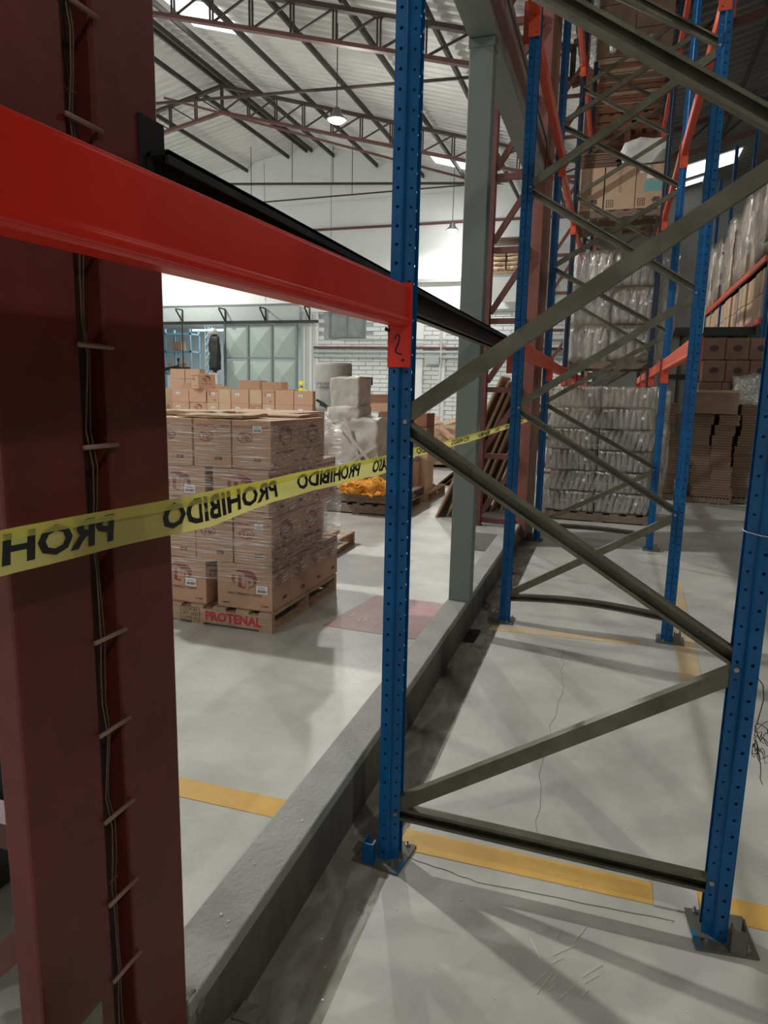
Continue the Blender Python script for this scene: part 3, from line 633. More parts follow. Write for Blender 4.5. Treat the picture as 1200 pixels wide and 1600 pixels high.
# -------- cartons
CL, CW, CH = .42, .285, .322
def carton_proto(name, long_front, lab, m='carton', big=True, prt='print'):
    """front (-Y) face is the long face if long_front, else the short one"""
    t = thing(name, 'x', 'carton', (0, 0, -50)); w, d = (CL, CW) if long_front else (CW, CL)
    MB().box(0, w, 0, d, 0, CH-.003).build('carton_body', m, t, bevel=.004)
    if long_front: MB().box(0, w, d/2-.03, d/2+.03, CH-.003, CH-.001).build('packing_tape', 'tape', t)
    else: MB().box(w/2-.03, w/2+.03, 0, d, CH-.003, CH-.001).build('packing_tape', 'tape', t)
    def on(face, u, v, me, nm, off=.0012, par=None):
        loc = (u, -off, v) if face == 'F' else (w+off, u, v)
        return link(nm, me, par or t, loc, ROT[face])
    for face, fw_ in (('F', w), ('R', d)):
        if fw_ > .3:
            ov = MB().poly([(.098*math.cos(a*PI/14), .068*math.sin(a*PI/14), 0) for a in range(28)], .0006).mesh('oval_logo', prt)
            on(face, fw_*.50, .215, ov, 'oval_logo', .001); on(face, fw_*.47, .205, text_mesh('Tip', .128, 'carton', .0006, .006), 'logo_letters', .0026)
            on(face, fw_/2, .105, text_mesh('VASO TERMICO / VASOS', .024, 'ink'), 'printed_line'); on(face, fw_*.16, .035, text_mesh('1000 PZ', .018, 'ink'), 'printed_count'); on(face, fw_*.86, .035, text_mesh('12 UND', .018, 'ink'), 'printed_count')
        else:
            on(face, fw_/2, .275, text_mesh('VASO NATURAL / VASOS', .0235, 'print', .0005, .0008), 'printed_line')
            ov = MB()
            q = [(.058*math.cos(a*PI/12), .036*math.sin(a*PI/12), 0) for a in range(24)]; q2 = [(x*.85, y*.82, 0) for x, y, z in q]
            k = 0; ov.v = [Vector(p) for p in q+q2]; ov.f = [(i, (i+1) % 24, 24+(i+1) % 24, 24+i) for i in range(24)]
            on(face, fw_*.34, .205, ov.mesh('oval_outline', prt), 'oval_outline', .0012); on(face, fw_*.34, .205, text_mesh('Tip', .055, 'print', .0005, .002), 'logo_letters')
            on(face, fw_*.66, .06, text_mesh('IO8', .035, 'ink', .0005, .001), 'stamp')
    return t
def shipping_label(par, face, w, u, v, s=1):
    o = MB().box(-.042*s, .042*s, -.028*s, .028*s, 0, .0008).mesh('shipping_label', 'paper')
    loc = (u, -.004, v) if face == 'F' else (w+.004, u, v)
    l = link('shipping_label', o, par, loc, ROT[face]); b = MB(); xx = -.034*s; rr = random.Random(3)
    while xx < .033*s: ww = rr.choice((.0012, .002, .003)); b.box(xx, xx+ww, -.020*s, .0, .0008, .0012); xx += ww+rr.choice((.0012, .002))
    b.box(-.03*s, .03*s, .008, .011, .0008, .0012); b.box(-.03*s, .02*s, .016, .018, .0008, .0012)
    link('barcode', b.mesh('barcode', 'blackink'), l)
CA = carton_proto('carton', True, 'x'); CB = carton_proto('carton', False, 'x')
cbare = thing('carton', 'x', 'carton', (0, 0, -50)); MB().box(0, CL, 0, CW, 0, CH-.003).build('carton_body', 'carton', cbare); MB().box(0, CL, CW/2-.03, CW/2+.03, CH-.003, CH-.001).build('packing_tape', 'tape', cbare)
cbare2 = thing('carton', 'x', 'carton', (0, 0, -50)); MB().box(0, CW, 0, CL, 0, CH-.003).build('carton_body', 'carton2', cbare2); MB().box(CW/2-.03, CW/2+.03, 0, CL, CH-.003, CH-.001).build('packing_tape', 'tape', cbare2)
p1 = pallet(PW, -2.62, 1.86, 0, 'pale wooden pallet with red stencil under the nearest stack of cartons')
link('stencil', text_mesh('PROTENAL', .088, 'redstencil', .0006, .003), p1, (.86, -.0215+.0, .066), ROT['F'])
for o in [c for c in p1.children if c.name.startswith('stencil')]: o.location = (.86, -.0012, .068)
MB().box(0, 1.16, -.0005, .004, .018, .118).build('face_board', 'wood', p1)
fl = MB().box(-.075, .075, -.002, 0, -.046, .046).box(-.071, .071, -.0025, 0, -.042, .042)
s1 = link('stamp', text_mesh('DCM IM\nOFT-2021\nLOTE-21', .031, 'ink'), p1, (.52, -.0012, .068), ROT['F'])
fb = MB()
for a, b in (((-.075, -.05), (.075, -.05)), ((.075, -.05), (.075, .05)), ((.075, .05), (-.075, .05)), ((-.075, .05), (-.075, -.05))): fb.bar((.52+a[0], -.0015, .068+a[1]), (.52+b[0], -.0015, .068+b[1]), .001, .003)
fb.build('stamp_border', 'ink', p1)
X1, Y1 = -1.47, 1.885
GR = 'cartons on the nearest wrapped pallet'
lay = ['bottom', 'second', 'third', 'top']; pos = ['rightmost', 'second from right', 'third from right', 'fourth from right']; rows = ['front', 'second', 'third', 'back']
for k in range(4):
    z = .142+k*CH
    if k % 2 == 0:
        xs = [X1-CL, X1-2*CL-.09, X1-3*CL-.18]; ys = [0, CW+.004, 2*(CW+.004), 3*(CW+.004)]; pr_ = CA
    else:
        xs = [X1-CW, X1-2*CW-.012, X1-3*CW-.02, X1-4*CW-.028]; ys = [0, CL+.004]; pr_ = CB
    if k % 2 == 0 and k > 0: xs = [X1-CL-.02, X1-2*CL-.075, X1-3*CL-.1]
    for i, x in enumerate(xs):
        for j, y in enumerate(ys):
            if i > 0 and j > 0 and k < 3: continue
            if x < -2.75: continue
            c = dup(pr_, (x+random.uniform(-.004, .004), Y1+y+random.uniform(-.003, .003), z), random.uniform(-.01, .01), 'printed carton, %s layer, %s, %s row, nearest pallet' % (lay[k], pos[i], rows[j]), GR)
            if k % 2 == 0: shipping_label(c, 'F', CL, .345 if i == 0 else .30, .165 if k else .15)
            elif i == 0 and j == 0: shipping_label(c, 'F', CW, .19, .262, .75)
            if i == 0: shipping_label(c, 'R', CL if k % 2 == 0 else CW, .2, .20, .7)
    if k % 2 == 1:   # back filler row so that layer is full
        for i, x in enumerate(xs[:1]):
            c = dup(CB, (x, Y1+2*(CL+.004)-.15+.0, z), 0, 'brown printed carton, %s layer, %s in the back row of the nearest pallet' % (lay[k], pos[i]), GR) if False else None
flap = MB()
for i, (x, y, a, s_) in enumerate(((-1.95, 2.1, .05, .5), (-2.35, 2.35, .1, .5), (-1.8, 2.6, .03, .55))):
    flap.lump(x-s_/2, x+s_/2, y-.18, y+.18, .142+4*CH+.004, .142+4*CH+.012+a*.2, 5, .012, 5, i)
tag(flap.build('cardboard_topsheet', 'kraft', smooth=False), 'loose cardboard sheets lying on top of the nearest carton stack', 'cardboard')
# stretch film shells
def wrap(name, x0, x1, y0, y1, z0, z1, lab, m='film', amp=.008, n=14, par=None, top=False):
    mb = MB(); per = []
    for s in range(n): per.append((x0+(x1-x0)*s/n, y0))
    for s in range(n): per.append((x1, y0+(y1-y0)*s/n))
    for s in range(n): per.append((x1-(x1-x0)*s/n, y1))
    for s in range(n): per.append((x0, y1-(y1-y0)*s/n))
    N = len(per); H = 16; cx, cy = (x0+x1)/2, (y0+y1)/2
    for h in range(H+1):
        z = z0+(z1-z0)*h/H
        for (x, y) in per:
            nn = noise.noise(Vector((x*4, y*4, z*14)))*amp; dx = 1 if x > cx else -1; dy = 1 if y > cy else -1
            mb.v.append(Vector((x+nn*dx, y+nn*dy, z+.01*noise.noise(Vector((x*5, y*5, h))))))
    for h in range(H):
        for i in range(N): mb.f.append((h*N+i, h*N+(i+1) % N, (h+1)*N+(i+1) % N, (h+1)*N+i))
    o = mb.build(name, m, par, smooth=True)
    return tag(o, lab, 'stretch film') if not par else o
wrap('stretch_film', -2.70, X1+.022, Y1-.016, Y1+1.17, .33, 1.40, 'clear stretch film wound round the nearest carton stack', amp=.007)
# second pallet behind, to the right
pallet(PW, -3.1, 3.55, 0, 'wooden pallet half empty behind the nearest carton stack')
GR2 = 'cartons on the second pallet'
for k in range(4):
    for i in range(3):
        for j in range(2 if k < 3 else 2):
            if i and j == 0 and False: continue
            c = dup(CB, (-2.04-(i+1)*(CW+.006), 3.25+j*(CL+.01), .142+k*CH), 0, 'carton on the second pallet, %s layer, %s column, %s row' % (lay[k], pos[i], ('near', 'far')[j]), GR2)
            if i == 0: shipping_label(c, 'R', CW, .2, .2, .8)
wrap('stretch_film', -2.95, -2.02, 3.24, 4.13, .2, 1.42, 'stretch film round the cartons of the second pallet', 'film2', .01)
# far rows of cartons
GR3 = 'long row of cartons across the hall'
x = -9.6; i = 0
xs3 = [(-9.55, 1), (-9.1, 1), (-8.66, 0), (-8.22, 0), (-7.78, 1), (-7.48, 1), (-7.18, 0), (-6.74, 1), (-6.44, 1), (-6.14, 0), (-5.7, 0)]
for p_ in range(4): pallet(PG, -9.6+p_*1.13, 11.0, 0, 'grey wooden pallet under the long row of cartons, %s from the left' % ORD[p_])
for i, (x, sh) in enumerate(xs3):
    for k in range(4, -1, -1):
        pr_ = CB if sh else CA
        c = dup(pr_ if (i*3+k) % 4 == 0 else (cbare if not sh else cbare2), (x, 11.0+random.uniform(0, .02), .142+k*CH*.905), 0, 'long row carton across the hall, %s column, %s layer up' % (ORD[i], ORD[k]), GR3)
        c.scale = (1, 1, .905)
        if k >= 3 and i % 2 == 0: shipping_label(c, 'F', .3, .15, .2, 1.1)
# loose cartons on top of / behind the long row
GR4 = 'loose cartons standing above the long row'
T3 = .142+5*CH*.905
for i, (x, y, z, s, lb) in enumerate(((-8.15, 11.0, T3, 1.0, 'single carton standing crosswise on top of the long row'), (-9.7, 12.9, 1.36, 1.15, 'pale carton behind the long row at its left end'), (-9.2, 12.9, 1.36, 1.1, 'second pale carton behind the long row at its left end'),
      (-7.9, 12.6, 1.4, 1.3, 'wide carton behind the long row, right of the crosswise one'), (-7.3, 12.6, 1.4, 1.2, 'next wide carton behind the long row'), (-6.85, 12.6, 1.33, .9, 'wide pale carton behind the middle of the long row'), (-8.75, 12.6, 1.35, 1.0, 'carton in the gap left of the crosswise one'))):
    c = dup(CB if i == 0 else cbare, (x, y, z), -.5 if i == 0 else 0, lb, GR4)
    c.scale = (s, s, s)
    if z < T3-.01:
        for q in range(4): b = dup(cbare, (x, y, z-(q+1)*z/4), 0, 'plain carton in rear stack %s from the left, %s from the top' % (ORD[i], ORD[q]), 'plain cartons in the rear stack'); b.scale = (s, s, z/4/CH)
GR5 = 'dark cartons stacked at the doorway'
for i in range(3):
    for j in range(2): dup(cbare, (-17.9+j*.75, 24.0, .0+i*.66), 0, 'big brown carton at the doorway, %s column, layer %s' % (('left', 'right')[j], ORD[i]), GR5, (1.7, 1.5, 2.0))
for j in range(2): dup(cbare, (-17.9+j*.75, 24.0, 1.98), 0, 'topmost big brown carton at the doorway, %s column' % ('left', 'right')[j], GR5, (1.7, 1.5, 1.3))
# ---- things round the doorway
t = thing('lattice_mast', 'slim white blue lattice mast left of the sliding door', 'mast', (-16.9, 25.2, 0))
for dx, dy in ((0, 0), (.22, 0), (0, .22), (.22, .22)): MB().box(dx, dx+.04, dy, dy+.04, 0, 4.3).build('mast_leg', 'lightblue', t)
for k in range(14): MB().bar((.02, 0, .15+k*.3), (.24, 0, .45+k*.3 if k < 13 else 4.2), .03, .03).build('mast_lacing', 'white', t)
t = thing('hoist_bundle', 'dark bundled hoist gear with a pale cap beside the lattice mast', 'hoist', (-16.35, 25.1, 0))
MB().lump(-.25, .25, -.15, .15, 2.3, 3.9, 8, .07, 3, 3, .4, False).build('dark_bundle', 'dark', t, smooth=True)
MB().lump(-.22, .12, -.18, .18, 3.9, 4.2, 6, .03, 3, 5, .9, False).build('pale_cap', 'white', t, smooth=True)
MB().tube([(0, 0, 0), (0, 0, 2.4)], .08, 8).build('stand', 'dark', t)
MB().lump(-.3, .2, -.14, .14, 1.6, 2.3, 6, .07, 4, 9, .5, False).build('pale_bundle', 'white', t, smooth=True)
t = thing('tube_light', 'glowing white tube light seen through the doorway', 'lamp', (-23.0, 33.5, 4.9))
MB().box(0, 2.6, -.06, .06, -.06, .02).build('tube', 'tube', t); MB().box(-.05, 2.65, -.09, .09, .02, .08).build('tube_housing', 'white', t)
t = thing('blue_steel_shelving', 'light blue steel shelving seen through the doorway at the far left', 'shelving', (-23.6, 29.5, 0))
for x in (0, 1.5, 3.0):
    for y in (0, .8): MB().box(x, x+.08, y, y+.08, 0, 4.6).build('shelf_post', 'lightblue', t)
for z in (1.0, 2.3, 3.4, 4.3): MB().box(0, 3.08, 0, .88, z, z+.08).build('shelf', 'lightblue', t)
for i, (x, z) in enumerate(((.3, 2.4), (1.0, 2.4), (1.9, 3.5), (.2, 1.1), (2.2, 2.4))):
    dup(cbare, (-23.6+x, 29.6, z+.0), 0, 'carton on the blue shelving beyond the doorway, %s' % ('left on middle shelf', 'centre of middle shelf', 'right on upper shelf', 'left on lower shelf', 'right on middle shelf')[i], 'cartons on blue shelving', (1.3, 1.5, 1.4))
t = thing('machine', 'dark small machine with a round motor seen through the doorway', 'machine', (-20.2, 27.8, 0))
MB().box(-.4, .4, -.3, .3, 0, 2.2).build('machine_body', 'white', t, bevel=.04); MB().tube([(.3, -.35, 2.35), (.9, -.35, 2.35)], .25, 12).build('motor', 'dark', t); MB().tube([(-.6, -.3, 2.45), (.3, -.3, 2.6), (.3, -.3, 3.0)], .08, 8).build('arm', 'dark', t)
tag(MB().tube([(-17.95, 25.05, 0), (-17.95, 25.05, 4.4)], .03, 6).build('standing_pole', 'dark'), 'thin dark pole standing in the doorway', 'pole')
# pipes on the block wall
for i, (z, r, m) in enumerate(((3.75, .035, 'lintel'), (3.42, .05, 'trussred'), (3.25, .06, 'lintel'), (3.05, .05, 'lintel'))):
    tag(MB().tube([(-11.9+(i == 0)*1.2, WY-.16, z), (-1.0, WY-.16, z-.05)], r, 8).build('wall_pipe', m, smooth=True), '%s of the four level pipes on the white block wall' % ('topmost thin', 'reddish second', 'grey third', 'lowest')[i], 'pipe')
for i, x in enumerate((-12.25, -11.95, -6.25)):
    tag(MB().tube([(x, WY-.2, .4), (x, WY-.2, 4.8)], .035, 8).build('wall_pipe', 'white' if i > 1 else 'lintel'), '%s upright pipe on the wall' % ('left of two pipes right of the sliding door,', 'right of two pipes right of the sliding door,', 'white lone pipe behind the grey post,')[i], 'pipe')
tag(MB().box(-6.9, -6.3, WY-.3, WY-.09, 2.75, 3.05).build('wall_box', 'lintel'), 'small grey box under the pipes on the block wall', 'box')
# ---- worker
def worker(loc):
    t = thing('person', 'person in yellow shirt and yellow helmet standing behind the cartons, head turned down', 'person', loc, .4)
    P = {'pel': (0, 0, .95), 'ch': (0, .0, 1.3), 'nk': (0, .0, 1.48), 'hd': (0, -.03, 1.60), 'hl': (-.1, 0, .9), 'kl': (-.12, -.02, .5), 'al': (-.12, .02, .08), 'tl': (-.12, -.14, .04),
         'hr': (.1, 0, .9), 'kr': (.12, -.02, .5), 'ar': (.12, .02, .08), 'tr': (.12, -.14, .04), 'sl': (-.2, 0, 1.42), 'el': (-.26, -.08, 1.14), 'wl': (-.2, -.28, 1.05), 'sr': (.2, 0, 1.42), 'er': (.26, -.08, 1.14), 'wr': (.2, -.28, 1.05), 'ml': (-.18, -.37, 1.04), 'mr': (.18, -.37, 1.04)}
    R_ = {'pel': .15, 'ch': .16, 'nk': .06, 'hd': .09, 'hl': .1, 'kl': .065, 'al': .045, 'tl': .045, 'hr': .1, 'kr': .065, 'ar': .045, 'tr': .045, 'sl': .08, 'el': .05, 'wl': .035, 'sr': .08, 'er': .05, 'wr': .035, 'ml': .03, 'mr': .03}
    E_ = [('pel', 'ch'), ('ch', 'nk'), ('nk', 'hd'), ('pel', 'hl'), ('hl', 'kl'), ('kl', 'al'), ('al', 'tl'), ('pel', 'hr'), ('hr', 'kr'), ('kr', 'ar'), ('ar', 'tr'), ('ch', 'sl'), ('sl', 'el'), ('el', 'wl'), ('wl', 'ml'), ('ch', 'sr'), ('sr', 'er'), ('er', 'wr'), ('wr', 'mr')]
    ks = list(P); me = bpy.data.meshes.new('body'); me.from_pydata([P[k] for k in ks], [(ks.index(a), ks.index(b)) for a, b in E_], [])
    o = link('body', me, t); sk = o.modifiers.new('skin', 'SKIN'); 
    for i, k in enumerate(ks): me.skin_vertices[0].data[i].radius = (R_[k], R_[k]*.8)
    me.skin_vertices[0].data[0].use_root = True; sb = o.modifiers.new('sub', 'SUBSURF'); sb.levels = sb.render_levels = 2
    m = bpy.data.materials.new('body_clothes'); m.use_nodes = True; nt = m.node_tree; b = nt.nodes['Principled BSDF']; g = nt.nodes.new('ShaderNodeTexCoord'); sp = nt.nodes.new('ShaderNodeSeparateXYZ'); rp = nt.nodes.new('ShaderNodeValToRGB'); rp.color_ramp.interpolation = 'CONSTANT'
    rp.color_ramp.elements[0].color = (.03, .035, .05, 1); e = rp.color_ramp.elements.new(.475); e.color = (.75, .72, .03, 1); e = rp.color_ramp.elements.new(.755); e.color = (.25, .12, .07, 1); rp.color_ramp.elements[-1].color = (.25, .12, .07, 1)
    mm = nt.nodes.new('ShaderNodeMath'); mm.operation = 'DIVIDE'; mm.inputs[1].default_value = 2; nt.links.new(g.outputs['Object'], sp.inputs[0]); nt.links.new(sp.outputs['Z'], mm.inputs[0]); nt.links.new(mm.outputs[0], rp.inputs[0]); nt.links.new(rp.outputs[0], b.inputs['Base Color'])
    me.materials.append(m)
    hm = MB().lathe([(.15, 1.64), (.125, 1.65), (.122, 1.70), (.10, 1.76), (.05, 1.795), (.005, 1.80)], (0, -.03, 0), 16); hm.lathe([(.12, 1.64), (.125, 1.65)], (0, -.08, 0), 16); hm.build('helmet', 'helmet', t, smooth=True)
    MB().lathe([(.004, -.02), (.012, 0), (.004, .02)], (0, -.125, 1.585), 6).build('nose', 'skin', t)
worker((-11.9, 24.6, .18))
tag(MB().box(-12.3, -11.2, 24.2, 25.0, 0, .18).build('low_platform', 'woodd'), 'low board platform under the person behind the cartons', 'platform')
# ================================================================== MIDDLE GROUND: wrapped machine on stacked pallets
pallet(PG, -3.15, 6.4, 0, 'weathered grey pallet, lower of the stacked pair under the shrouded machine')
pallet(PG, -3.10, 6.42, .142, 'weathered grey pallet, upper of the stacked pair under the shrouded machine')
t = thing('shrouded_machine', 'tall machine bundled in dusty grey film with a grey drum on top', 'machine', (-2.9, 7.06, .29))
MB().lump(-.42, .52, -.3, .45, 0, .98, 20, .06, 2.7, 2, .15, True, .12).build('shrouded_body', 'shroud', t, smooth=True)
MB().lump(-.30, .22, -.25, .3, .88, 1.12, 10, .05, 3, 5, .3, False).build('shrouded_neck', 'shroud', t, smooth=True)
MB().lump(-.22, .20, -.22, .2, 1.05, 1.52, 16, .035, 3.2, 8, .12, False, -.12).build('shrouded_hopper', 'shroud', t, smooth=True)
dm = MB().lathe([(.25, 1.05), (.26, 1.1), (.26, 1.68), (.255, 1.72), (.22, 1.722)], (-.33, .12, 0), 28).build('drum', 'drum', t, smooth=True)
link('drum_print', text_mesh('LINE FOOD\nCLEANING', .052, 'ink'), dm, (-.36, -.148, 1.40), ROT['F'])
for i, (a, b) in enumerate((((-.1, -.36, .95), (.45, -.37, .35)), ((-.05, -.34, .25), (.5, -.37, .62)), ((.02, -.36, .98), (.3, -.36, .3)))): MB().bar(a, b, .01, .045, (0, 1, 0)).build('fabric_strap', 'shroud', t)
MB().lump(-.50, .30, -.42, -.15, .0, .38, 10, .07, 5, 3, .5, False).build('crumpled_film', 'clearbag', t, smooth=True)
MB().lump(.25, .75, -.35, .3, -.01, .12, 8, .04, 4, 6, .3, False).build('film_skirt', 'shroud', t, smooth=True)
MB().tube([(-.18, -.1, 1.05), (-.48, -.15, 1.2)], .02, 6).tube([(-.15, -.12, 1.02), (-.42, -.18, 1.14)], .012, 6).build('metal_lever', 'dark', t)
MB().tube([(.2, 0, 1.52), (.3, -.02, 1.52), (.3, -.02, 1.42)], .012, 6).build('hook', 'dark', t)
tag(MB().lump(-3.72, -3.3, 6.4, 6.8, .73, 1.12, 10, .09, 5, 4, .6, False).build('plastic_bag', 'clearbag', smooth=True), 'pale clear plastic bag bulging left of the shrouded machine', 'bag')
t = thing('carton_stack_support', 'crate with dark contents under the clear plastic bag', 'crate', (-3.75, 6.42, 0)); MB().box(0, .42, 0, .4, 0, .55).build('crate_body', 'kraft', t); MB().box(.05, .37, .05, .35, .55, .72).build('dark_contents', 'dark', t)
tag(MB().lump(-2.80, -2.10, 6.16, 6.62, .285, .46, 16, .08, 12, 11, .5, True).build('orange_sacks', 'orangebag', smooth=True), 'crumpled bright orange sacks on the stacked pallets', 'sacks')
t = thing('wood_offcuts', 'loose weathered slats beside the orange sacks', 'wood', (-3.08, 6.3, .285))
for i in range(4): MB().box(i*.03, .2+i*.01, i*.02, .07+i*.02, i*.017, .014+i*.017).build('slat', 'woodd', t)
# right of it
pallet(PW, -3.1, 7.75, 0, 'wooden pallet with torn cartons, beyond the near blue upright')
G6 = 'torn cartons beyond the near upright'
for i, (x, y, z, w, d, h, m, lb) in enumerate(((-2.95, 8.0, .142, .5, .4, .32, 'carton2', 'crushed carton low on the right pallet'), (-2.42, 8.0, .142, .40, .4, .62, 'carton2', 'tall pale carton at the right edge of the far pallet'), (-2.95, 8.02, .465, .48, .4, .26, 'carton', 'brown carton left of the purple box'),
      (-3.75, 8.95, 0, .7, .6, 1.05, 'cartond', 'dark carton behind the shrouded machine'), (-3.15, 8.95, 1.06, .85, .5, .22, 'woodr', 'red brown flat box on top of the dark carton'), (-3.5, 8.95, 1.285, .95, .5, .22, 'carton', 'open pale brown carton on the red brown box'))):
    t = thing('carton', lb, 'carton', (x, y, z), random.uniform(-.05, .05)); MB().box(0, w, 0, d, 0, h).build('carton_body', m, t, bevel=.006)
    if i in (0, 5): MB().poly([(0, 0, h), (w, 0, h), (w-.05, -.12, h+.08), (.03, -.12, h+.06)], .005).build('open_flap', m, t)
t = thing('carton', 'dark carton supporting the red brown flat box', 'carton', (-3.0, 8.95, 0)); MB().box(0, .7, 0, .5, 0, 1.055).build('carton_body', 'cartond', t)
t = thing('carton', 'narrow crushed carton holding the purple box', 'carton', (-2.40, 7.79, .142)); MB().box(0, .26, 0, .19, 0, .458).build('carton_body', 'carton', t, bevel=.006)
tag(MB().box(-2.38, -2.16, 7.80, 7.95, .602, .74).build('purple_box', 'purple', bevel=.01), 'small purple and white box on the torn cartons', 'box')
# heap of crushed cardboard
random.seed(11)
G7 = 'crushed cardboard pieces in the heap'
tag(MB().lump(-4.1, -2.2, 12.4, 13.8, 0, .95, 9, .22, 1.8, 4, .5, True).build('cardboard_heap', 'kraft'), 'heap of crushed cardboard against the block wall', 'cardboard heap')
rk = [-3.95+.12*q for q in range(14)]
for i in range(14):
    x, y, z = rk[i], random.uniform(12.2, 12.6), random.uniform(.5, 1.12); w, h = random.uniform(.25, .5), random.uniform(.15, .35)
    o = MB().box(-w/2, w/2, -h/2, h/2, 0, .015).build('cardboard_piece', random.choice(('kraft', 'carton2', 'carton')), None, (x, y, z), (random.uniform(.2, 1.4), random.uniform(-.7, .7), random.uniform(-.6, .6)))
    tag(o, 'crushed %s cardboard piece in the far heap, %s from the left' % (('large', 'small')[w < .37], ORD[rk.index(x)]), 'cardboard', G7)
# leaning sheets
G8 = 'flat cardboard sheets leaning on the far lattice column'
for i in range(9):
    o = MB().box(-.012, .012, 0, .75, 0, 2.0-.07*i).build('leaning_sheet', 'kraft', None, (-1.52+i*.10+.02*(i % 2), 6.6+.12*i, 0), (0, .40-.012*i, .05*math.sin(i*3)))
    tag(o, 'long cardboard sheet leaning on the lattice column, %s from left' % ORD[i], 'cardboard', G8)
G9 = 'tilted cardboard sheets behind the grey post'
for i in range(8):
    o = MB().box(-.015, .015, 0, .8, 0, 1.05).build('leaning_sheet', 'kraft' if i % 2 else 'woodd', None, (-2.28+i*.11, 9.8+.05*i, 0.0), (0, .85-.03*i, 0))
    tag(o, 'short cardboard sheet slumped behind the grey post, %s from the left' % ORD[i], 'cardboard', G9)
# boards stacked high at the wall ledge
t = thing('ledge_platform', 'white ledge platform high at the block wall', 'platform', (-4.4, 24.6, 5.9)); MB().box(0, 2.2, 0, 1.2, 0, .1).build('deck', 'lintel', t); MB().box(0, 2.2, 0, .06, -.9, 0).build('fascia', 'wall', t)
pallet(PW, -4.2, 24.65, 6.002, 'pallet on the high ledge platform')
for i in range(5):
    for j in range(2): tag(MB().lump(-4.2+j*.6, -3.62+j*.6, 24.65, 25.6, 6.145+i*.17, 6.3+i*.17, 4, .03, 4, i+j*9, .2, False).build('paper_sack', 'carton2'), 'pale sack on the ledge platform pallet, %s, layer %s' % (('left', 'right')[j], ORD[i]), 'sack', 'sacks on the high ledge')
o = MB().box(-4.5, -2.6, 24.6, 25.8, 7.25, 7.3).build('loose_board', 'woodd'); o.rotation_euler = (0, 0, 0); tag(o, 'brown board lying over the sacks on the high ledge', 'board')
MB_ = MB().tube([(-4.1, 24.7, 7.02), (-4.1, 24.7, 7.25)], .03, 6)
# ================================================================== RACK LOADS
BOT = MB().lathe([(.026, 0), (.031, .01), (.031, .07), (.028, .09), (.031, .11), (.031, .15), (.012, .21), (.012, .235)], n=8).mesh('bottle', 'pet', True)
def bottle_pack(x, y, z, w, d, h, lab, grp, tilt, s=1.0, m='haze'):
    t = thing('bottle_pack', lab, 'bottle pack', (x, y, z), 0, grp)
    n = max(3, int(w/(.068*s)))
    for i in range(n):
        o = link('bottle', BOT, t, (.035*s+i*(w-.07*s)/(n-1), .04*s, .008), (0, tilt*(.8+.4*random.random()), 0)); o.scale = (s, s, h/.245*.95)
    MB().lump(-.004, w+.004, 0, d, 0, h, 6, .012, 6, x*3+z, .04, False).build('pack_film', m, t, smooth=True)
    MB().box(0, w, d-.02, d-.01, 0.01, h-.01).build('pack_core', 'core', t)
    MB().box(w*.75, w*.75+.035, -.018, -.016, h*.5, h*.5+.035).build('pack_label', 'paper', t)
pallet(PG, -.16, 7.15, .0, 'grey pallet under the wrapped empty bottles on the floor', 0, (1.16, .95, .85))
G10 = 'shrink wrapped packs of empty bottles on the floor pallet'
for k in range(6):
    for j in range(2):
        bottle_pack(-.20+j*.66, 7.16, .122+k*.272, .65, 1.0, .268, 'pack of clear empty bottles, %s half, %s layer from the floor' % (('left', 'right')[j], ORD[k]), G10, (.0, .05, .3, .22, -.05, -.02)[(k*2+j*3) % 6])
tag(MB().lump(1.14, 1.28, 7.12, 8.2, .14, 1.75, 12, .05, 3.5, 5, .15, True).build('bulging_film', 'haze', smooth=True), 'bulging crumpled film on the right side of the bottle pallet', 'stretch film')
pallet(PG, -.12, 8.5, L1+.225, 'dark pallet under the tall wrapped jugs on the lowest beams', 0, (1.03, 1, .85))
G11 = 'wrapped packs of clear jugs on the lowest beams'
zb = L1+.35
for k in range(3):
    for j in range(2):
        bottle_pack(-.10+j*.58, 8.52, zb+k*.52, .57, 1.0, .50, 'pack of tall clear jugs on lowest beams, %s half, %s layer' % (('left', 'right')[j], ORD[k]), G11, .0, 1.6)
tag(MB().lump(1.14, 1.34, 8.75, 9.5, zb-.05, zb+1.55, 12, .05, 3, 12, .2, False).build('bulging_film', 'haze', smooth=True), 'crumpled pale film bulging past the right upright at the lowest beams', 'stretch film')
pallet(PG, -.12, 8.5, L2+.225, 'dark pallet under the three printed boxes on the middle beams', 0, (1.03, 1, .75))
zc = L2+.225+.108
for i, (x, w) in enumerate(((-.10, .35), (.265, .40), (.675, .37))):
    t = thing('carton', 'tall plain brown box on the middle beams, %s of three' % ('left', 'middle', 'right')[i], 'carton', (x, 8.5, zc), 0, 'three boxes on the middle beams')
    MB().box(0, w, 0, .5, 0, .56).build('carton_body', 'carton2', t, bevel=.005)
    MB().box(w/2-.02, w/2+.02, -.002, 0, .22, .56).build('packing_tape', 'tape', t)
    if i:
        b = MB()
        for a in (.0, .025):
            b.box(.03+a, .12-a, -.003, -.001, .04+a, .046+a); b.box(.03+a, .12-a, -.003, -.001, .124-a, .13-a); b.box(.03+a, .036+a, -.003, -.001, .04+a, .13-a); b.box(.114-a, .12-a, -.003, -.001, .04+a, .13-a)
        b.build('square_mark', 'blackink', t)
    if i != 1: link('printed_mark', text_mesh('-JEE', .07, 'ink', .001, .003), t, (w*.62 if i == 0 else w*.7, -.002, .11), ROT['F'])
    if i == 2: MB().box(.03, .16, -.004, -.001, .46, .55).build('paper_label', 'paper', t); MB().box(.13, .22, -.004, -.001, .38, .44).build('paper_label', 'paper', t); MB().box(.10, .33, -.003, -.001, .22, .36).build('teal_sticker', 'teal', t)
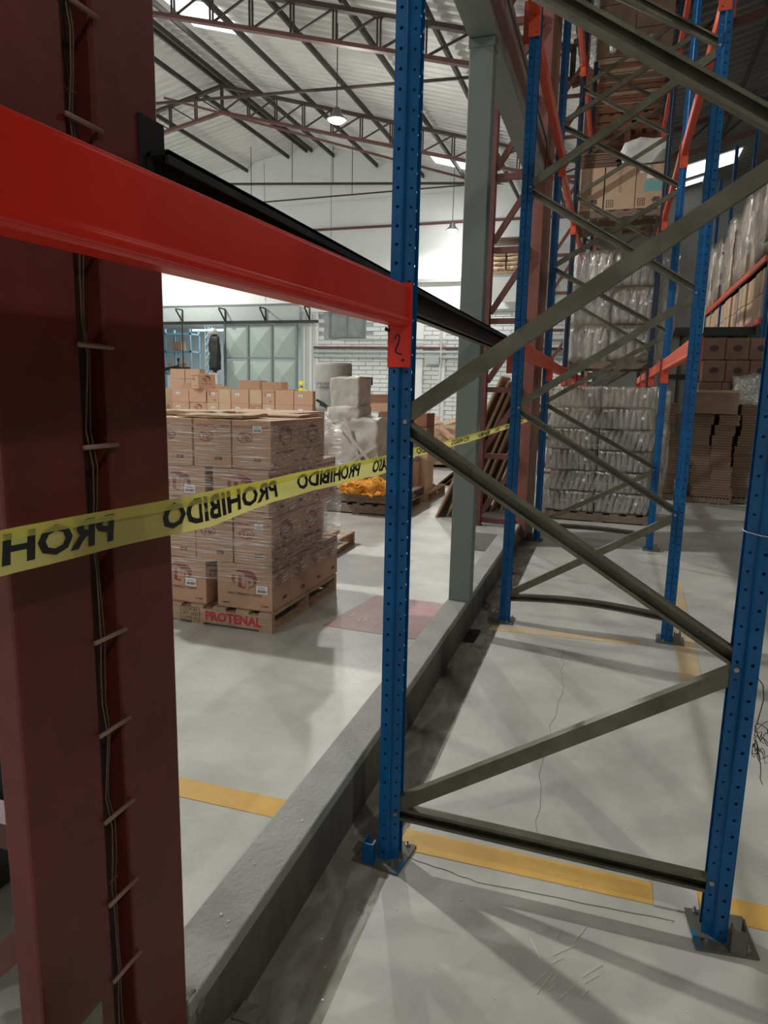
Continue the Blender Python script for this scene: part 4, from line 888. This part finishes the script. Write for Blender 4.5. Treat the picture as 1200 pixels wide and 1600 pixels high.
tag(MB().lump(.42, 1.08, 8.5, 8.95, zc+.565, zc+.92, 10, .05, 4, 2, .45, True).build('white_sack', 'white', smooth=True), 'lumpy white sack lying on the right boxes of the middle beams', 'sack')
fl = MB()
random.seed(3)
for i in range(9): a = random.uniform(-.04, .04); fl.box(-.1+a, .42+a, 8.52, 8.95, zc+.565+i*.022, zc+.575+i*.022+random.uniform(0, .006))
tag(fl.build('flattened_cartons', 'cartond'), 'flattened dark cartons lying on the left boxes of the middle beams', 'cardboard')
# stacked pallets / boards on the top beams, next bay
zd = L3+.225
for k in range(3): pallet(PR, -.12, 11.2, zd+k*.142, 'red brown wooden pallet on the top beams, %s from the bottom of the pile' % ORD[k], 0, (1.03, 1, 1), 'pallets piled on the top beams')
z = zd+.43
for k in range(16):
    w0 = random.uniform(-.16, -.02); w1 = random.uniform(1.0, 1.12); h = random.choice((.05, .06, .035))
    t = MB().box(w0, w1, 11.2+random.uniform(0, .05), 12.3, z, z+h-.006).build('stacked_board', random.choice(('kraft', 'woodr', 'cartond')))
    tag(t, 'flat board in the top beam pile, %s from the bottom' % ORD[k], 'board', 'boards piled on the top beams'); z += h
for k in range(3):
    t = thing('carton', 'big brown carton on the board pile high on the top beams, %s from the bottom' % ORD[k], 'carton', (-.12, 11.2, z+k*.4), 0, 'big cartons above the board pile')
    MB().box(0, .6, 0, 1, 0, .39).build('carton_body', 'cartond', t); MB().box(.61, 1.2, 0, 1, 0, .39).build('carton_body', 'cartond', t)
for (x, z_, l, lb) in ((-.16, zd+1.0, 1.5, 'long torn strip of clear film hanging at the left of the high board pile'), (.15, zd+1.2, .5, 'short torn film strip at the left middle of the high board pile'), (.75, zd+1.05, .35, 'short torn film strip at the right of the high board pile')): tag(MB().lump(x-.05, x+.05, 11.06, 11.17, z_, z_+l, 6, .03, 6, x, .3, False).build('hanging_film', 'clearbag', smooth=True), lb, 'stretch film')
# wrapped sacks on far-left side behind third frame
tag(MB().lump(-.36, -.17, 11.3, 12.1, L1+.3, 5.6, 12, .05, 2, 7, .2, True).build('bulging_film', 'haze', smooth=True), 'tall pale film bulge left of the dark uprights', 'stretch film')
# ================================================================== RIGHT SIDE: booth, flattened cartons, second rack
t = thing('sheet_metal_booth', 'low booth of grey sheet with a dark top rail and dark paired studs', 'booth', (1.35, 11.0, 0))
for i in range(5): MB().box(.05+i*.25, .29+i*.25, .04, .07, .1, 2.66).build('sheet_panel', 'booth', t)
for i in range(6): MB().box(i*.25+.0, i*.25+.022, 0, .05, 0, 2.66).build('stud', 'dark', t); 
for i in range(0, 6, 2): MB().box(i*.25+.045, i*.25+.063, 0, .05, 0, 2.66).build('stud', 'dark', t)
MB().box(-.15, 1.38, -.12, 2.4, 2.66, 2.80).build('top_rail', 'dark', t); MB().box(0, 1.30, .08, 2.3, 0, 2.66).build('booth_core', 'dark', t)
MB().box(0, 1.3, -.03, .02, 1.95, 2.02).build('mid_rail', 'dark', t)
G12 = 'flattened carton bundles stacked by the booth'
random.seed(5)
stk = [(1.30, 9.75, .30, 1.45, 0), (1.80, 9.6, .30, 1.40, 0), (2.12, 9.55, .28, 1.40, 1), (2.46, 9.75, .42, 1.47, 0), (2.9, 9.75, .4, 1.5, 0)]
nmx = ['leftmost', 'second', 'third', 'fourth', 'rightmost']
for i, (x, y, w, h, _) in enumerate(stk):
    pallet(PG, x-.02, y, 0, 'low dark pallet under the %s stack of flattened cartons' % nmx[i], 0, ((w+.04)/1.16, .7, .7))
    z = .105; k = 0
    while z < h-.05:
        hh = .16; dx = .04*math.sin(z*4+i)+random.uniform(-.015, .015)
        b = thing('flattened_cartons', 'flattened carton bundle, %s stack by the booth, %s from floor' % (nmx[i], ORD[k]), 'cardboard', (x+dx, y+random.uniform(0, .03), z), 0, G12)
        for q in range(4): MB().box(random.uniform(-.006, .006), w+random.uniform(-.006, .006), random.uniform(-.006, .006), .6, q*.04, q*.04+.036).build('folded_carton', 'cartond', b)
        z += hh; k += 1
tag(MB().box(1.80, 2.40, 9.5, 10.1, 1.714, 1.75).build('cardboard_sheet', 'kraft'), 'pale cardboard sheet on top of the tall flattened stacks', 'cardboard')
t = thing('carton', 'dark long flattened carton across the two tall stacks', 'carton', (1.78, 9.5, 1.392)); MB().box(0, .60, 0, .6, 0, .32).build('carton_body', 'cartond', t)
tag(MB().lump(1.62, 1.78, 9.5, 9.7, .1, .75, 8, .04, 6, 3, .4, True).build('film_bundle', 'clearbag', smooth=True), 'crumpled clear film between the flattened carton stacks', 'stretch film')
pallet(PG, 1.95, 10.4, 0, 'dark pallet under the dark printed cartons behind the stacks', 0, (1.0, .5, 1))
G13 = 'dark cartons behind the flattened stacks'
for k in range(7):
    for j in range(4):
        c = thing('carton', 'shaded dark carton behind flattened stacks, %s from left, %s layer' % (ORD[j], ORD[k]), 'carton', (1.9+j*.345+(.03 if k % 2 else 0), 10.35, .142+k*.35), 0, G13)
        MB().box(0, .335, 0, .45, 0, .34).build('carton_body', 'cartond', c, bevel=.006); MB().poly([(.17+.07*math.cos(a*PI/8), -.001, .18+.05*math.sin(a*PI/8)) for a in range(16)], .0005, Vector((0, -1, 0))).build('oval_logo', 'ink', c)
tag(MB().lump(2.35, 3.0, 10.0, 10.32, 1.45, 2.0, 10, .05, 5, 8, .4, False).build('film_bundle', 'clearbag', smooth=True), 'shiny clear film draped before the dark cartons at the right edge', 'stretch film')
# second rack row at the right
XS = 2.75
for (y0, y1, z, lb) in ((10.6, 18.5, 3.78, 'upper'), (10.6, 18.5, 2.82, 'lower')):
    tag(MB().box(XS-.05, XS, y0, y1, z, z+.1).build('rack_beam', 'orange', bevel=.004), 'dull red %s beam of the second rack row at the right' % lb, 'rack beam')
for k, yy in enumerate((10.6, 13.3, 16.0, 18.5)):
    t = thing('rack_end_ladder', 'dim blue frame of the second rack row, %s along it' % ORD[k], 'rack frame', (XS, yy, 0))
    link('upright', POST, t, (0, 0, 0)); o = link('upright', POST, t, (1.1, 0, 0)); o.scale = (-1, 1, 1)
    MB().bar((.05, 0, .3), (1.05, 0, 2.0), .04, .04).build('brace', 'galv', t); MB().bar((.05, 0, 3.7), (1.05, 0, 2.0), .04, .04).build('brace', 'galv', t)
G14 = 'wrapped tall stacks on the upper beams of the second rack row'
SY = [10.78, 11.62, 12.46, 13.46, 14.30, 15.14, 16.12, 16.90, 17.68]
for k in range(9):
    y = SY[k]
    c = thing('wrapped_stack', 'tall wrapped stack on the upper right beams, %s from near end' % ORD[k], 'wrapped stack', (XS-.05+.05*(k % 2), y, 3.9), 0, G14)
    for q in range(4): MB().box(0, .9, 0, .72, q*.33, q*.33+.32).build('carton', 'carton2' if (k+q) % 3 else 'cartond', c)
    MB().lump(-.04, .95, -.01, .73, 0, 1.38+.1*(k % 3), 8, .05, 4, k, .08, True).build('film', 'haze', c, smooth=True)
G15 = 'cartons on the lower beams of the second rack row'
for k in range(9):
    for q in range(2):
        c = thing('carton', 'pale carton on lower right beams, %s from near end, %s' % (ORD[k], ('lower', 'upper')[q]), 'carton', (XS+.0+.03*(k % 2), SY[k], 2.93+q*.4), 0, G15)
        MB().box(0, .9, 0, .78, 0, .39).build('carton_body', 'carton2', c, bevel=.01); MB().box(-.001, 0, .38, .46, 0, .39).build('packing_tape', 'tape', c)
tag(MB().box(XS, XS+1.1, 10.8, 18.6, 2.92, 2.929).build('rack_shelf', 'dark'), 'dark shelf on the lower beams of the second rack row', 'shelf')
tag(MB().box(XS, XS+1.1, 10.8, 18.6, 3.882, 3.895).build('rack_shelf', 'dark'), 'dark shelf on the upper beams of the second rack row', 'shelf')
tag(MB().box(1.104, 1.108, 2.70, 2.71, 2.03, 2.20).build('paper_strip', 'paper'), 'narrow white paper strip stuck on the second right upright', 'label')
# sheet offcut at the foot of the near column
o = tag(MB().box(-.14, -.135, -1.62, -1.30, .50, .60).build('sheet_offcut', 'galv'), 'greenish grey sheet offcut at the foot of the near maroon column', 'sheet')
# remove the prototypes kept below the floor
for p in (PW, PG, PR, CA, CB, cbare, cbare2):
    for c in list(p.children): bpy.data.objects.remove(c)
    bpy.data.objects.remove(p)
